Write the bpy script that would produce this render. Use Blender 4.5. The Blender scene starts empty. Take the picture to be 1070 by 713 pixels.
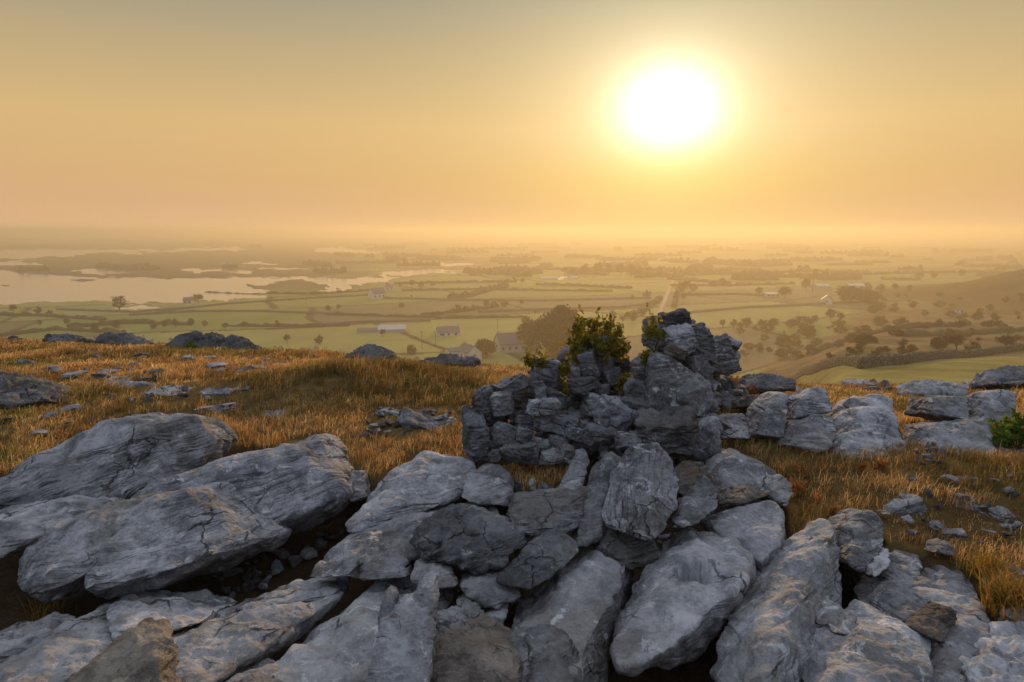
import bpy, bmesh, math, random
import numpy as np
from mathutils import Vector, Matrix, Quaternion

random.seed(7)
RNG = np.random.default_rng(11)
R = math.radians
scene = bpy.context.scene
COL = scene.collection

# ------------------------------------------------------------------ camera
CAM_H = 1.70
PITCH = R(9.24)
F = 713.0                       # focal length in photo pixels (1070 wide)
cam_d = bpy.data.cameras.new('camera')
cam = bpy.data.objects.new('camera', cam_d)
COL.objects.link(cam)
cam.location = (0, 0, CAM_H)
cam.rotation_euler = (math.pi / 2 - PITCH, 0, 0)
cam_d.sensor_width = 36.0
cam_d.lens = F * 36.0 / 1070.0
cam_d.clip_start = 0.05
cam_d.clip_end = 60000
scene.camera = cam

# ------------------------------------------------------------------ light
SUN_EL, SUN_AZ = R(9.4), R(12.5)         # azimuth clockwise from +Y
sun_dir = Vector((math.sin(SUN_AZ) * math.cos(SUN_EL), math.cos(SUN_AZ) * math.cos(SUN_EL), math.sin(SUN_EL)))
sl = bpy.data.lights.new('sun', 'SUN')
sl.energy = 2.45
sl.angle = R(2.0)
sl.color = (1.0, 0.61, 0.27)
so = bpy.data.objects.new('sun', sl)
COL.objects.link(so)
so.rotation_euler = sun_dir.to_track_quat('Z', 'Y').to_euler()

scene.view_settings.view_transform = 'Standard'
scene.view_settings.look = 'None'
scene.view_settings.gamma = 1.0
scene.view_settings.exposure = 0.12
scene.view_settings.use_curve_mapping = False
cy = scene.cycles
cy.use_denoising = True
cy.max_bounces = 6
cy.diffuse_bounces = 3
cy.glossy_bounces = 2
cy.transmission_bounces = 3
cy.transparent_max_bounces = 6
cy.volume_bounces = 0
cy.caustics_reflective = False
cy.caustics_refractive = False


def lin(r, g, b):
    f = lambda c: (c / 255 / 12.92) if c / 255 <= 0.04045 else ((c / 255 + 0.055) / 1.055) ** 2.4
    return (f(r), f(g), f(b))


class NT:
    """small helper for node trees"""
    def __init__(self, tree):
        self.t = tree
        self.n = tree.nodes
        self.l = tree.links

    def add(self, typ, **kw):
        nd = self.n.new(typ)
        for k, v in kw.items():
            setattr(nd, k, v)
        return nd

    def put(self, sock, v):
        if hasattr(v, 'is_output'):
            self.l.new(v, sock)
        elif isinstance(v, (tuple, list)):
            if len(v) == 3 and sock.type == 'RGBA':
                v = (*v, 1)
            sock.default_value = v
        else:
            sock.default_value = v

    def math(self, op, a, b=0.0, c=0.0, clamp=False):
        m = self.add('ShaderNodeMath', operation=op)
        m.use_clamp = clamp
        for i, v in enumerate((a, b, c)):
            self.put(m.inputs[i], v)
        return m.outputs[0]

    def vmath(self, op, a, b=(0, 0, 0)):
        m = self.add('ShaderNodeVectorMath', operation=op)
        self.put(m.inputs[0], a)
        self.put(m.inputs[1], b)
        return m.outputs['Value'] if op in ('DOT_PRODUCT', 'LENGTH') else m.outputs['Vector']

    def mix(self, f, a, b, blend='MIX'):
        m = self.add('ShaderNodeMix', data_type='RGBA', blend_type=blend)
        self.put(m.inputs[0], f)
        self.put(m.inputs[6], a)
        self.put(m.inputs[7], b)
        return m.outputs[2]

    def rng(self, v, a, b, c=0.0, d=1.0, smooth=False):
        m = self.add('ShaderNodeMapRange')
        if smooth:
            m.interpolation_type = 'SMOOTHSTEP'
        for i, x in enumerate((v, a, b, c, d)):
            self.put(m.inputs[i], x)
        return m.outputs[0]

    def ramp(self, f, stops):
        r = self.add('ShaderNodeValToRGB')
        e = r.color_ramp.elements
        while len(e) < len(stops):
            e.new(0.5)
        for el, (p, c) in zip(e, stops):
            el.position = p
            el.color = (*c, 1)
        self.put(r.inputs[0], f)
        return r.outputs[0]

    def noise(self, vec, scale, detail=4, rough=0.55, dist=0.0, dim='3D'):
        n = self.add('ShaderNodeTexNoise')
        self.put(n.inputs['Vector'], vec)
        n.inputs['Scale'].default_value = scale
        n.inputs['Detail'].default_value = detail
        n.inputs['Roughness'].default_value = rough
        n.inputs['Distortion'].default_value = dist
        return n.outputs[0]

    def scale(self, vec, s):
        return self.vmath('MULTIPLY', vec, s)


# ------------------------------------------------------------------ sky
world = bpy.data.worlds.new('World')
scene.world = world
world.use_nodes = True
W = NT(world.node_tree)
W.n.clear()
geo = W.add('ShaderNodeTexCoord').outputs['Generated']
sky = W.add('ShaderNodeTexSky', sky_type='NISHITA')
sky.sun_disc = False
sky.sun_elevation = SUN_EL
sky.sun_rotation = SUN_AZ
sky.air_density = 1.0
sky.dust_density = 1.5
sky.ozone_density = 2.5
sep = W.add('ShaderNodeSeparateXYZ')
W.put(sep.inputs[0], geo)
elev = W.math('MULTIPLY', W.math('ARCSINE', sep.outputs[2]), 180 / math.pi)          # degrees
dot = W.vmath('DOT_PRODUCT', geo, tuple(sun_dir))
theta = W.math('MULTIPLY', W.math('ARCCOSINE', W.math('MINIMUM', dot, 0.999999)), 180 / math.pi)
def add_rgb(v):
    c = W.add('ShaderNodeCombineXYZ')
    for i in range(3):
        W.put(c.inputs[i], v)
    return c.outputs[0]


# hazy dawn sky on the sun's side, by elevation
ramp = W.ramp(W.math('DIVIDE', elev, 40.0, clamp=True), [
    (0.00, lin(222, 178, 134)), (0.022, lin(215, 172, 130)), (0.055, lin(209, 167, 125)), (0.10, lin(208, 168, 120)), (0.20, lin(208, 174, 120)),
    (0.31, lin(184, 162, 122)), (0.43, lin(150, 144, 126)), (0.62, lin(134, 138, 138)), (1.0, lin(122, 134, 148))])
side = W.vmath('DOT_PRODUCT', geo, (math.sin(SUN_AZ), math.cos(SUN_AZ), 0))
wf = W.math('MULTIPLY', W.rng(side, -0.15, 0.55, smooth=True), W.rng(elev, 22, 48, 1, 0, smooth=True))
# the air behind the camera and overhead: the clear sky itself, lifted by added fill light, strongest overhead
back = W.mix(1.0, sky.outputs[0], (1.0, 0.95, 0.96), 'MULTIPLY')
zen = W.rng(elev, 0, 62, 0.38, 1.32, smooth=True)
back = W.mix(1.0, back, W.mix(1.0, add_rgb(zen), (3.85, 3.95, 4.30), 'MULTIPLY'), 'ADD')
front = W.mix(1.0, ramp, (10, 10, 10), 'MULTIPLY')
base = W.mix(wf, back, front)


def aur(sig, amp, col, power):
    x = W.math('DIVIDE', theta, sig)
    if power == 2:
        x = W.math('MULTIPLY', x, x)
    g = W.math('MULTIPLY', W.math('EXPONENT', W.math('MULTIPLY', x, -1.0)), amp * 10)
    return W.mix(1.0, W.add_rgb(g), col, 'MULTIPLY')


W.add_rgb = add_rgb
de = W.math('SUBTRACT', elev, math.degrees(SUN_EL))
theta0 = theta
theta = W.math('SQRT', W.math('ADD', W.math('MULTIPLY', theta0, theta0), W.math('MULTIPLY', W.math('MULTIPLY', de, de), 0.42)))
tot = W.mix(1.0, base, aur(3.4, 1.0, (1.0, 0.98, 0.92), 2), 'ADD')
tot = W.mix(1.0, tot, aur(4.4, 0.80, (0.94, 0.92, 0.70), 1), 'ADD')
tot = W.mix(1.0, tot, aur(9.0, 0.36, (1.0, 0.72, 0.26), 1), 'ADD')
tot = W.mix(1.0, tot, aur(20.0, 0.13, (1.0, 0.70, 0.22), 1), 'ADD')
# the low air under the sun is the most golden
gold = W.math('MULTIPLY', W.math('EXPONENT', W.math('DIVIDE', theta0, -16.0)), W.rng(elev, 8.5, 3.0, 0, 1, smooth=True))
tot = W.mix(gold, tot, W.mix(1.0, tot, (1.0, 0.97, 0.50), 'MULTIPLY'))
bg = W.add('ShaderNodeBackground')
bg.inputs['Strength'].default_value = 0.1
W.put(bg.inputs[0], tot)
wo = W.add('ShaderNodeOutputWorld')
W.l.new(bg.outputs[0], wo.inputs[0])
world.cycles.sampling_method = 'MANUAL'
world.cycles.sample_map_resolution = 1024

# ------------------------------------------------------------------ numpy noise
_perm = np.random.default_rng(3).permutation(512).astype(np.int64)
_perm = np.concatenate([_perm, _perm, _perm])
_g = np.random.default_rng(4).normal(size=(512, 3))
_g /= np.linalg.norm(_g, axis=1)[:, None]


def noise3(p):
    p = np.asarray(p, float)
    i = np.floor(p).astype(np.int64)
    f = p - i
    u = f * f * f * (f * (f * 6 - 15) + 10)
    i &= 511
    out = np.zeros(len(p))
    for dx in (0, 1):
        wx = u[:, 0] if dx else 1 - u[:, 0]
        for dy in (0, 1):
            wy = u[:, 1] if dy else 1 - u[:, 1]
            for dz in (0, 1):
                wz = u[:, 2] if dz else 1 - u[:, 2]
                h = _perm[(_perm[(_perm[(i[:, 0] + dx) & 511] + i[:, 1] + dy) & 511] + i[:, 2] + dz) & 511]
                g = _g[h]
                d = g[:, 0] * (f[:, 0] - dx) + g[:, 1] * (f[:, 1] - dy) + g[:, 2] * (f[:, 2] - dz)
                out += wx * wy * wz * d
    return out * 1.6


def fbm(p, octv=4, gain=0.5, lac=2.03):
    a, s, out = 1.0, 1.0, 0
    for k in range(octv):
        out = out + a * noise3(p * s + k * 17.3)
        a *= gain
        s *= lac
    return out


def fbm2(x, y, octv=4, gain=0.5):
    return fbm(np.stack([np.ravel(x), np.ravel(y), np.full(np.size(x), 0.37)], 1), octv, gain).reshape(np.shape(x))


def sstep(a, b, x):
    t = np.clip((x - a) / (b - a), 0, 1)
    return t * t * (3 - 2 * t)


# ------------------------------------------------------------------ photo pixel <-> world
SP, CP = math.sin(PITCH), math.cos(PITCH)


def ray(px, py):
    a, b = (px - 535) / F, (356.5 - py) / F
    return np.array([a, CP + b * SP, -SP + b * CP])


def P(px, py, Y):
    d = ray(px, py)
    return np.array([0, 0, CAM_H]) + d * (Y / d[1])


def project(x, y, z):
    dz = z - CAM_H
    depth = y * CP - dz * SP
    up = y * SP + dz * CP
    depth = np.where(depth < 0.05, 0.05, depth)
    return 535 + F * x / depth, 356.5 - F * up / depth


def in_poly(px, py, poly):
    px, py = np.asarray(px, float), np.asarray(py, float)
    ins = np.zeros(px.shape, bool)
    n = len(poly)
    for i in range(n):
        x1, y1 = poly[i]
        x2, y2 = poly[(i + 1) % n]
        c = (y1 > py) != (y2 > py)
        ins ^= c & (px < (x2 - x1) * (py - y1) / ((y2 - y1) or 1e-9) + x1)
    return ins


# ------------------------------------------------------------------ terrain
PLAIN = -50.0
CR_C = [-400, 0, 100, 200, 300, 400, 500, 600, 700, 780, 850, 900, 1000, 1070, 1400]
CR_R = [356, 357, 357, 361, 368, 376, 383, 391, 398, 403, 405, 406, 405, 401, 397]
CR_Y = [15, 14.5, 14, 14, 13.5, 13, 13, 12, 11, 10.5, 10.5, 10.5, 11, 11, 12]
WATER = [
    [(-500, 330), (-60, 322), (0, 319), (25, 316), (60, 314.5), (110, 313.5), (150, 317), (200, 314), (240, 312), (272, 309.5), (282, 302), (252, 299),
     (300, 294.5), (322, 291), (270, 289.5), (215, 289.5), (200, 291), (110, 290), (60, 288), (22, 285), (0, 282), (-500, 280)],
    [(-500, 262), (0, 262), (60, 261), (110, 259.5), (140, 263), (160, 262), (190, 259), (250, 258.5), (252, 261), (200, 262), (130, 265.5),
     (100, 264), (60, 268), (30, 270.5), (0, 270.5), (-500, 272)],
    [(-60, 275), (0, 274), (25, 272), (45, 276), (20, 277.5), (-60, 279)],
    [(66, 283.5), (110, 281.5), (152, 284), (110, 286)],
    [(278, 288), (330, 288.5), (372, 291), (405, 287), (412, 290), (380, 297), (346, 305), (325, 304.5), (352, 298), (312, 292)],
    [(325, 261), (350, 258.5), (398, 262), (385, 264.5), (330, 262.5)],
    [(246, 273.5), (292, 275.5), (285, 277.5), (248, 276)],
    [(188, 280.5), (262, 282.5), (255, 284.5), (188, 283.5)],
    [(262, 280.5), (342, 279.3), (300, 282)],
    [(392, 286), (430, 282.5), (462, 281.5), (492, 284), (440, 286), (400, 288)],
    [(108, 320.5), (150, 318.5), (156, 321.5), (115, 323.5)],
    [(446, 276.5), (480, 274.5), (510, 276), (470, 278)],
    [(560, 290), (590, 289.2), (602, 291), (570, 292)],
    [(-300, 248.5), (140, 247.6), (170, 248.4), (60, 249.3), (-300, 250)],
]
ISLES = [[(74, 292.5), (88, 291.3), (102, 292.5), (88, 294)], [(-5, 298), (10, 297), (8, 299)],
         [(282, 294.5), (300, 292.5), (326, 293.5), (300, 297)]]


def terrain_z(x, y):
    """height of the one ground sheet"""
    x, y = np.broadcast_arrays(np.asarray(x, float), np.asarray(y, float))
    yy = np.maximum(y, 0.2)
    r = np.hypot(x, y)
    # column of the photo this direction falls in, clamped behind the camera
    colc = 535 + F * x / (yy * CP + 0.4)
    colc = np.clip(colc, -400, 1400)
    yc = np.interp(colc, CR_C, CR_Y)
    rowc = np.interp(colc, CR_C, CR_R)
    tc = np.tan(PITCH + np.arctan((rowc - 356.5) / F))
    zc = CAM_H - yc * tc
    t = np.clip((y - 4.6) / (yc - 4.6), 0, None)
    near = zc * np.minimum(t, 1) ** 1.35
    over = np.maximum(y - yc, 0)
    near = near - (tc + 0.03) * over - 0.14 * over * over / (over + 4.0)
    bump = 0.05 * fbm2(x * 0.9, y * 0.9, 3) * sstep(0.5, 3, r)
    # grassy hummocks
    for hx, hy, hr, hh in ((P(335, 420, 7.4)[0], 7.7, 1.15, 0.24), (P(450, 405, 8.2)[0], 8.6, 0.8, 0.14), (3.0, 4.6, 0.7, 0.06)):
        bump = bump + hh * np.exp(-((x - hx) / (hr * 1.5)) ** 2 - ((y - hy) / hr) ** 2)
    # ground sinks among the foreground rocks
    sink = in_poly(*project(x, y, 0 * x), ROCKZONE) & (y > 0.8)
    near = near + bump * np.where(y > yc + 30, 0, 1) - 0.40 * sink
    near = np.where(y < 0, 5.0 * sstep(-2, -17, y) + 0.05 * fbm2(x * .9, y * .9, 2), near)  # unseen bank added behind the camera, keeps low sky off the rock fronts
    near = np.where((r > 40) & (y < 0), near - 0.1 * (r - 40), near)
    # lower land
    lo_, hi_ = np.interp(y, [130, 330], [690, 800]), np.interp(y, [130, 330], [900, 1050])
    w = np.clip((colc - lo_) / (hi_ - lo_), 0, 1)
    w = w * w * (3 - 2 * w)
    shelf = np.interp(y, [0, 40, 70, 130, 330, 560, 800], [-7, -9.4, -13.7, -22.3, -40.5, -48.5, -50])
    low = PLAIN + w * (shelf - PLAIN) * sstep(1500, 500, y)
    hill = 56 * sstep(250, 480, x) * np.exp(-((y - 440) / 110.0) ** 2)
    low = np.maximum(low, PLAIN) + hill * (1 - 0.15 * w)
    low = np.where((y > 20), low, -60)
    rough = 0.5 * fbm2(x / 40, y / 40, 4) * w + 1.8 * fbm2(x / 30 + 9, y / 30, 4) * np.clip(hill / 12, 0, 1)
    plain_n = 0.12 * fbm2(x / 60 + 3, y / 60, 2)
    low = low + rough + plain_n
    z = np.maximum(near, low)
    z = np.maximum(z, -60)
    # bays
    far = (y > 380) & (z < PLAIN + 3)
    if np.any(far):
        px, py = project(x, y, np.full(x.shape, PLAIN))
        jx = 16 * fbm2(px / 26, py / 5, 4, 0.6)
        jy = 2.1 * fbm2(px / 22 + 50, py / 3.2, 4, 0.62)
        m = np.zeros(x.shape, bool)
        for po in WATER:
            m |= in_poly(px + jx, py + jy, po)
        for po in ISLES:
            m &= ~in_poly(px + jx * .5, py + jy * .3, po)
        z = np.where(far & m, PLAIN - 1.6, z)
    return z


ROCKZONE = [(-200, 540), (0, 505), (170, 440), (235, 470), (345, 470), (385, 500), (490, 480), (560, 520), (620, 480), (740, 470), (815, 500), (830, 590), (880, 545),
            (930, 570), (1020, 600), (1050, 660), (1100, 680), (1100, 1000), (-300, 1000)]


def hit(px, py):
    """where the ray through a photo pixel meets the terrain"""
    d = ray(px, py)
    ts = np.geomspace(1.5, 14000, 5000)
    pts = np.array([0, 0, CAM_H]) + d[None, :] * ts[:, None]
    g = pts[:, 2] - terrain_z(pts[:, 0], pts[:, 1])
    k = np.nonzero(g < 0)[0]
    k = k[0] if len(k) else len(ts) - 1
    k0 = max(k - 1, 0)
    f = g[k0] / (g[k0] - g[k]) if g[k0] != g[k] else 0
    p = pts[k0] + (pts[k] - pts[k0]) * f
    return p


def hit_beyond(px, py, ymin):
    d = ray(px, py)
    ts = np.geomspace(ymin, 14000, 5000)
    pts = np.array([0, 0, CAM_H]) + d[None, :] * ts[:, None]
    g = pts[:, 2] - terrain_z(pts[:, 0], pts[:, 1])
    k = np.nonzero(g < 0)[0]
    k = k[0] if len(k) else len(ts) - 1
    return pts[k]


# ------------------------------------------------------------------ object helpers
def new_mesh(name, verts, faces, mat=None, smooth=True):
    me = bpy.data.meshes.new(name)
    verts = np.asarray(verts, np.float32)
    me.vertices.add(len(verts))
    me.vertices.foreach_set('co', verts.ravel())
    if isinstance(faces, np.ndarray):
        nf, k = faces.shape
        me.loops.add(nf * k)
        me.polygons.add(nf)
        me.loops.foreach_set('vertex_index', faces.astype(np.int32).ravel())
        me.polygons.foreach_set('loop_start', np.arange(0, nf * k, k, dtype=np.int32))
        me.polygons.foreach_set('loop_total', np.full(nf, k, np.int32))
        me.polygons.foreach_set('use_smooth', np.full(nf, smooth))
        me.update(calc_edges=True)
    else:
        me.clear_geometry()
        me.from_pydata([tuple(v) for v in verts], [], [tuple(f) for f in faces])
        me.polygons.foreach_set('use_smooth', np.full(len(me.polygons), smooth))
        me.update()
    if mat:
        me.materials.append(mat)
    return me


def link(name, me, loc=(0, 0, 0), parent=None):
    o = bpy.data.objects.new(name, me)
    COL.objects.link(o)
    o.location = tuple(float(v) for v in loc)
    if parent:
        o.parent = parent
    return o


def tag(o, label=None, cat=None, group=None, kind=None):
    if label:
        o['label'] = label
    if cat:
        o['category'] = cat
    if group:
        o['group'] = group
    if kind:
        o['kind'] = kind
    return o


def copy_tree(o, parent=None):
    c = o.copy()
    COL.objects.link(c)
    if parent:
        c.parent = parent
    for ch in o.children:
        copy_tree(ch, c)
    return c


def set_attr(me, name, data, typ='FLOAT_VECTOR'):
    a = me.attributes.new(name, typ, 'POINT')
    key = {'FLOAT_VECTOR': 'vector', 'FLOAT': 'value', 'FLOAT_COLOR': 'color'}[typ]
    a.data.foreach_set(key, np.asarray(data, np.float32).ravel())


def material(name):
    m = bpy.data.materials.new(name)
    m.use_nodes = True
    t = NT(m.node_tree)
    bs = t.n.get('Principled BSDF')
    bs.inputs['Roughness'].default_value = 0.9
    bs.inputs['Specular IOR Level'].default_value = 0.25
    return m, t, bs


def bump(t, bs, hgt, strength, dist, prev=None):
    b = t.add('ShaderNodeBump')
    b.inputs['Strength'].default_value = strength
    b.inputs['Distance'].default_value = dist
    t.put(b.inputs['Height'], hgt)
    if prev is not None:
        t.put(b.inputs['Normal'], prev)
    t.l.new(b.outputs[0], bs.inputs['Normal'])
    return b.outputs[0]


def attr(t, name):
    a = t.add('ShaderNodeAttribute')
    a.attribute_name = name
    return a


# ------------------------------------------------------------------ rock materials
def rock_material(name, dark, light, lichen, lichen_thr, brown, brown_amt, bed_amt, coarse, spread=0.15):
    m, t, bs = material(name)
    bed = attr(t, 'bed').outputs['Vector']
    sidef = attr(t, 'side').outputs['Fac']
    rnd = t.add('ShaderNodeObjectInfo').outputs['Random']
    n1 = t.noise(bed, 2.6, 7, 0.62, 0.4)
    n2 = t.noise(bed, 11, 6, 0.65, 0.2)
    base = t.ramp(t.math('ADD', t.math('ADD', t.math('MULTIPLY', n1, 0.5), t.math('MULTIPLY', n2, 0.3)), t.math('MULTIPLY', t.noise(bed, 48, 5, 0.7), 0.2)), [(0.425, dark), (0.575, light)])
    base = t.mix(1.0, base, t.rgb(t.rng(t.noise(bed, 0.9, 3, 0.6), 0.36, 0.64, 0.66, 1.28)), 'MULTIPLY')
    # brown staining
    nb = t.noise(bed, 1.7, 5, 0.6, 0.6)
    base = t.mix(t.math('MULTIPLY', t.rng(nb, 0.45, 0.68, smooth=True), brown_amt), base, brown)
    # pale lichen: crusty patches and small specks
    nl = t.noise(bed, 7.5, 8, 0.72, 0.5)
    base = t.mix(t.math('MULTIPLY', t.rng(nl, lichen_thr, lichen_thr + 0.07, smooth=True), 0.75), base, lichen)
    vo = t.add('ShaderNodeTexVoronoi')
    t.put(vo.inputs['Vector'], bed)
    vo.inputs['Scale'].default_value = 42
    sp = t.math('MULTIPLY', t.rng(vo.outputs['Distance'], 0.16, 0.26, 1, 0), t.rng(t.noise(bed, 9, 3), 0.56, 0.68))
    base = t.mix(t.math('MULTIPLY', sp, 0.4), base, lichen)
    # dark pitting
    pit = t.rng(t.noise(bed, 38, 4, 0.7), 0.30, 0.40, 1, 0)
    base = t.mix(t.math('MULTIPLY', pit, 0.55), base, tuple(c * 0.35 for c in dark))
    # bedding seams, on the steep sides: dark joints with crevice shade put into the colour
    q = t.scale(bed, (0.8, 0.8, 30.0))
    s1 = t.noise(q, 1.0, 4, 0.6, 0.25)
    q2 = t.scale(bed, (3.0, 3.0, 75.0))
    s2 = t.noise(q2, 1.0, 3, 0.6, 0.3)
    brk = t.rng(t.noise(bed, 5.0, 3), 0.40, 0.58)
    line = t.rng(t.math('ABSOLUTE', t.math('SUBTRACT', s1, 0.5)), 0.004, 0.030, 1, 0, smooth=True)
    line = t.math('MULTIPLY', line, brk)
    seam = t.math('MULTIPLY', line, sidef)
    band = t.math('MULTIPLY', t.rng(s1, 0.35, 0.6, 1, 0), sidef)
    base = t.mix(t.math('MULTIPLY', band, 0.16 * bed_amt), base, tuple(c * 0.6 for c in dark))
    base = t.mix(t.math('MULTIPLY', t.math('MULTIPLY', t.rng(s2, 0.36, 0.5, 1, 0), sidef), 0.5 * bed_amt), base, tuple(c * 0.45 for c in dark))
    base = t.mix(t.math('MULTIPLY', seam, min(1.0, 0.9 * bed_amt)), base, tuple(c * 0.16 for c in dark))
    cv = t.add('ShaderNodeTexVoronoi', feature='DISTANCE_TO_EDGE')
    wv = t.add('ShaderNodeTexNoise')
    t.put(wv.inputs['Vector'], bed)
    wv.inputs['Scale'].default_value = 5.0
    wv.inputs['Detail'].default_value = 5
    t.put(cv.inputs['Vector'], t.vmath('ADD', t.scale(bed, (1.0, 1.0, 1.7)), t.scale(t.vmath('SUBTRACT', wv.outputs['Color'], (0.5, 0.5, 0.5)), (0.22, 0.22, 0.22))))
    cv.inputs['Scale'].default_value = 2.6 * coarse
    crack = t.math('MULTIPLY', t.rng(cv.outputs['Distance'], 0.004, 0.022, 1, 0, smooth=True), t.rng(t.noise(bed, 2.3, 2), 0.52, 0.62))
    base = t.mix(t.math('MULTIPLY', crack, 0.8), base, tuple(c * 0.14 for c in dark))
    tone = t.rng(rnd, 0, 1, 1 - spread, 1 + spread)
    base = t.mix(1.0, base, t.rgb(tone), 'MULTIPLY')
    t.put(bs.inputs['Base Color'], base)
    bs.inputs['Roughness'].default_value = 0.82
    bs.inputs['Specular IOR Level'].default_value = 0.3
    h = t.math('SUBTRACT', t.math('MULTIPLY', s1, 0.55 * bed_amt), t.math('MULTIPLY', line, 0.45 * bed_amt))
    h = t.math('ADD', h, t.math('MULTIPLY', s2, 0.25 * bed_amt))
    h = t.math('MULTIPLY', h, t.math('ADD', t.math('MULTIPLY', sidef, 0.9), 0.1))
    h = t.math('SUBTRACT', h, t.math('MULTIPLY', crack, 0.7))
    nn = bump(t, bs, h, 0.9, 0.035)
    g = t.math('ADD', t.math('MULTIPLY', n2, 1.0), t.math('MULTIPLY', t.noise(bed, 70, 4, 0.7), 0.28))
    g = t.math('ADD', g, t.math('MULTIPLY', nl, 0.5))
    bump(t, bs, g, 0.9, 0.036 * coarse, nn)
    return m


def _rgb(self, v):
    c = self.add('ShaderNodeCombineXYZ')
    for i in range(3):
        self.put(c.inputs[i], v)
    return c.outputs[0]


NT.rgb = _rgb
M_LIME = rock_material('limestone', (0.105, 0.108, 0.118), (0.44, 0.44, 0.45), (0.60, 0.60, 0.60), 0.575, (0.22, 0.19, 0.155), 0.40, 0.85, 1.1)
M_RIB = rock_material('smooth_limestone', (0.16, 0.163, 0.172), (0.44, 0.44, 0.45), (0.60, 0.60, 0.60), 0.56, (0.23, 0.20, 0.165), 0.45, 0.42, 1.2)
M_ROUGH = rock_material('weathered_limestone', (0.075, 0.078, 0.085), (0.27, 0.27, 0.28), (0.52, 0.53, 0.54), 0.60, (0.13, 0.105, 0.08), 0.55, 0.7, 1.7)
M_CREST = rock_material('shaded_limestone', (0.045, 0.046, 0.050), (0.17, 0.17, 0.175), (0.40, 0.40, 0.40), 0.64, (0.10, 0.075, 0.05), 0.5, 0.8, 1.3)  # darker copy for the crest: shade on the skyline rocks put into colour
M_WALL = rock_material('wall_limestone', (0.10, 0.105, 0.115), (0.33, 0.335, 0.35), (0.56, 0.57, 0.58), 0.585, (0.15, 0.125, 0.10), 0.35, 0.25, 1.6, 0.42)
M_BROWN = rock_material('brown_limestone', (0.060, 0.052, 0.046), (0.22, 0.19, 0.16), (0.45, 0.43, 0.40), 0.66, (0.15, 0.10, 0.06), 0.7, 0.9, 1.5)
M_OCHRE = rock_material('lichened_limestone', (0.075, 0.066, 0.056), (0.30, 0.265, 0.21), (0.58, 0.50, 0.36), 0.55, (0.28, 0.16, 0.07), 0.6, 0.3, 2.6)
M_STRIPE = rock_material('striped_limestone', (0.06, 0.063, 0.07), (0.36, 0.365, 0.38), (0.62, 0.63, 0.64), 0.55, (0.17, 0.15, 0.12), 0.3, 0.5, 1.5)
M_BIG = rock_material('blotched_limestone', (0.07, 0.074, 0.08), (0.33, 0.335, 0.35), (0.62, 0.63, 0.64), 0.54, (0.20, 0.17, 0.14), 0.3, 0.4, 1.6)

# ------------------------------------------------------------------ rock geometry
_cs = {}


def cube_sphere(n):
    if n in _cs:
        return _cs[n]
    a = np.tan(np.linspace(-1, 1, n + 1) * math.pi / 4)
    U, V = np.meshgrid(a, a, indexing='ij')
    one = np.ones_like(U)
    vs, fs, off = [], [], 0
    idx = np.arange((n + 1) ** 2).reshape(n + 1, n + 1)
    q = np.stack([idx[:-1, :-1], idx[1:, :-1], idx[1:, 1:], idx[:-1, 1:]], -1).reshape(-1, 4)
    for (A, flip) in (((one, U, V), 0), ((-one, U, V), 1), ((U, one, V), 1), ((U, -one, V), 0), ((U, V, one), 0), ((U, V, -one), 1)):
        v = np.stack([c.ravel() for c in A], 1)
        vs.append(v)
        fs.append((q[:, ::-1] if flip else q) + off)
        off += len(v)
    v = np.concatenate(vs)
    f = np.concatenate(fs)
    key = np.round(v, 6)
    _, first, inv = np.unique(key, axis=0, return_index=True, return_inverse=True)
    inv = inv.ravel()
    v = v[first]
    f = inv[f]
    v = v / np.linalg.norm(v, axis=1)[:, None]
    _cs[n] = (v, f)
    return _cs[n]


def vert_normals(v, f):
    fn = np.cross(v[f[:, 2]] - v[f[:, 0]], v[f[:, 3]] - v[f[:, 1]])
    out = np.zeros_like(v)
    for k in range(4):
        for c in range(3):
            out[:, c] += np.bincount(f[:, k], fn[:, c], minlength=len(v))
    return out / (np.linalg.norm(out, axis=1)[:, None] + 1e-12)


def hull_planes(pts):
    bm = bmesh.new()
    for p in pts:
        bm.verts.new(p)
    bmesh.ops.convex_hull(bm, input=bm.verts)
    bm.normal_update()
    N, D, A = [], [], []
    for fc in bm.faces:
        ar = fc.calc_area()
        if ar < 1e-7:
            continue
        N.append(fc.normal[:])
        D.append(fc.normal.dot(fc.verts[0].co))
        A.append(ar)
    hv = np.array([v.co[:] for v in bm.verts if v.link_faces])
    bm.free()
    return np.array(N), np.array(D), hv


def star_rock(pts, n=60, p=16, grow=1.03):
    """rounded convex body through a set of points"""
    pts = np.asarray(pts, float)
    N, D, hv = hull_planes(pts)
    lo, hi = hv.min(0), hv.max(0)
    c = hv.mean(0) * 0.5 + (lo + hi) * 0.25
    d = D - N @ c
    if d.min() <= 1e-4:
        c = hv.mean(0)
        d = np.maximum(D - N @ c, 1e-3)
    x = hv - c
    ev, E = np.linalg.eigh(x.T @ x)
    if np.linalg.det(E) < 0:
        E[:, 0] *= -1
    ext = np.sqrt(np.maximum((x @ E).std(0), 1e-3) ** 2) + 0.15 * x.std()
    u, f = cube_sphere(n)
    U = (u * ext) @ E.T
    s = np.zeros(len(U))
    for nn, dd in zip(N, d):
        s += np.maximum(U @ nn / dd, 0) ** p
    s = s ** (-1 / p)
    return c + U * s[:, None] * grow, f


def bed_frame(bed):
    b = np.array(bed, float)
    b /= np.linalg.norm(b)
    a = np.array([1.0, 0, 0]) if abs(b[0]) < 0.8 else np.array([0, 1.0, 0])
    e1 = np.cross(a, b)
    e1 /= np.linalg.norm(e1)
    e2 = np.cross(b, e1)
    return np.stack([e1, e2, b], 0)


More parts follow.
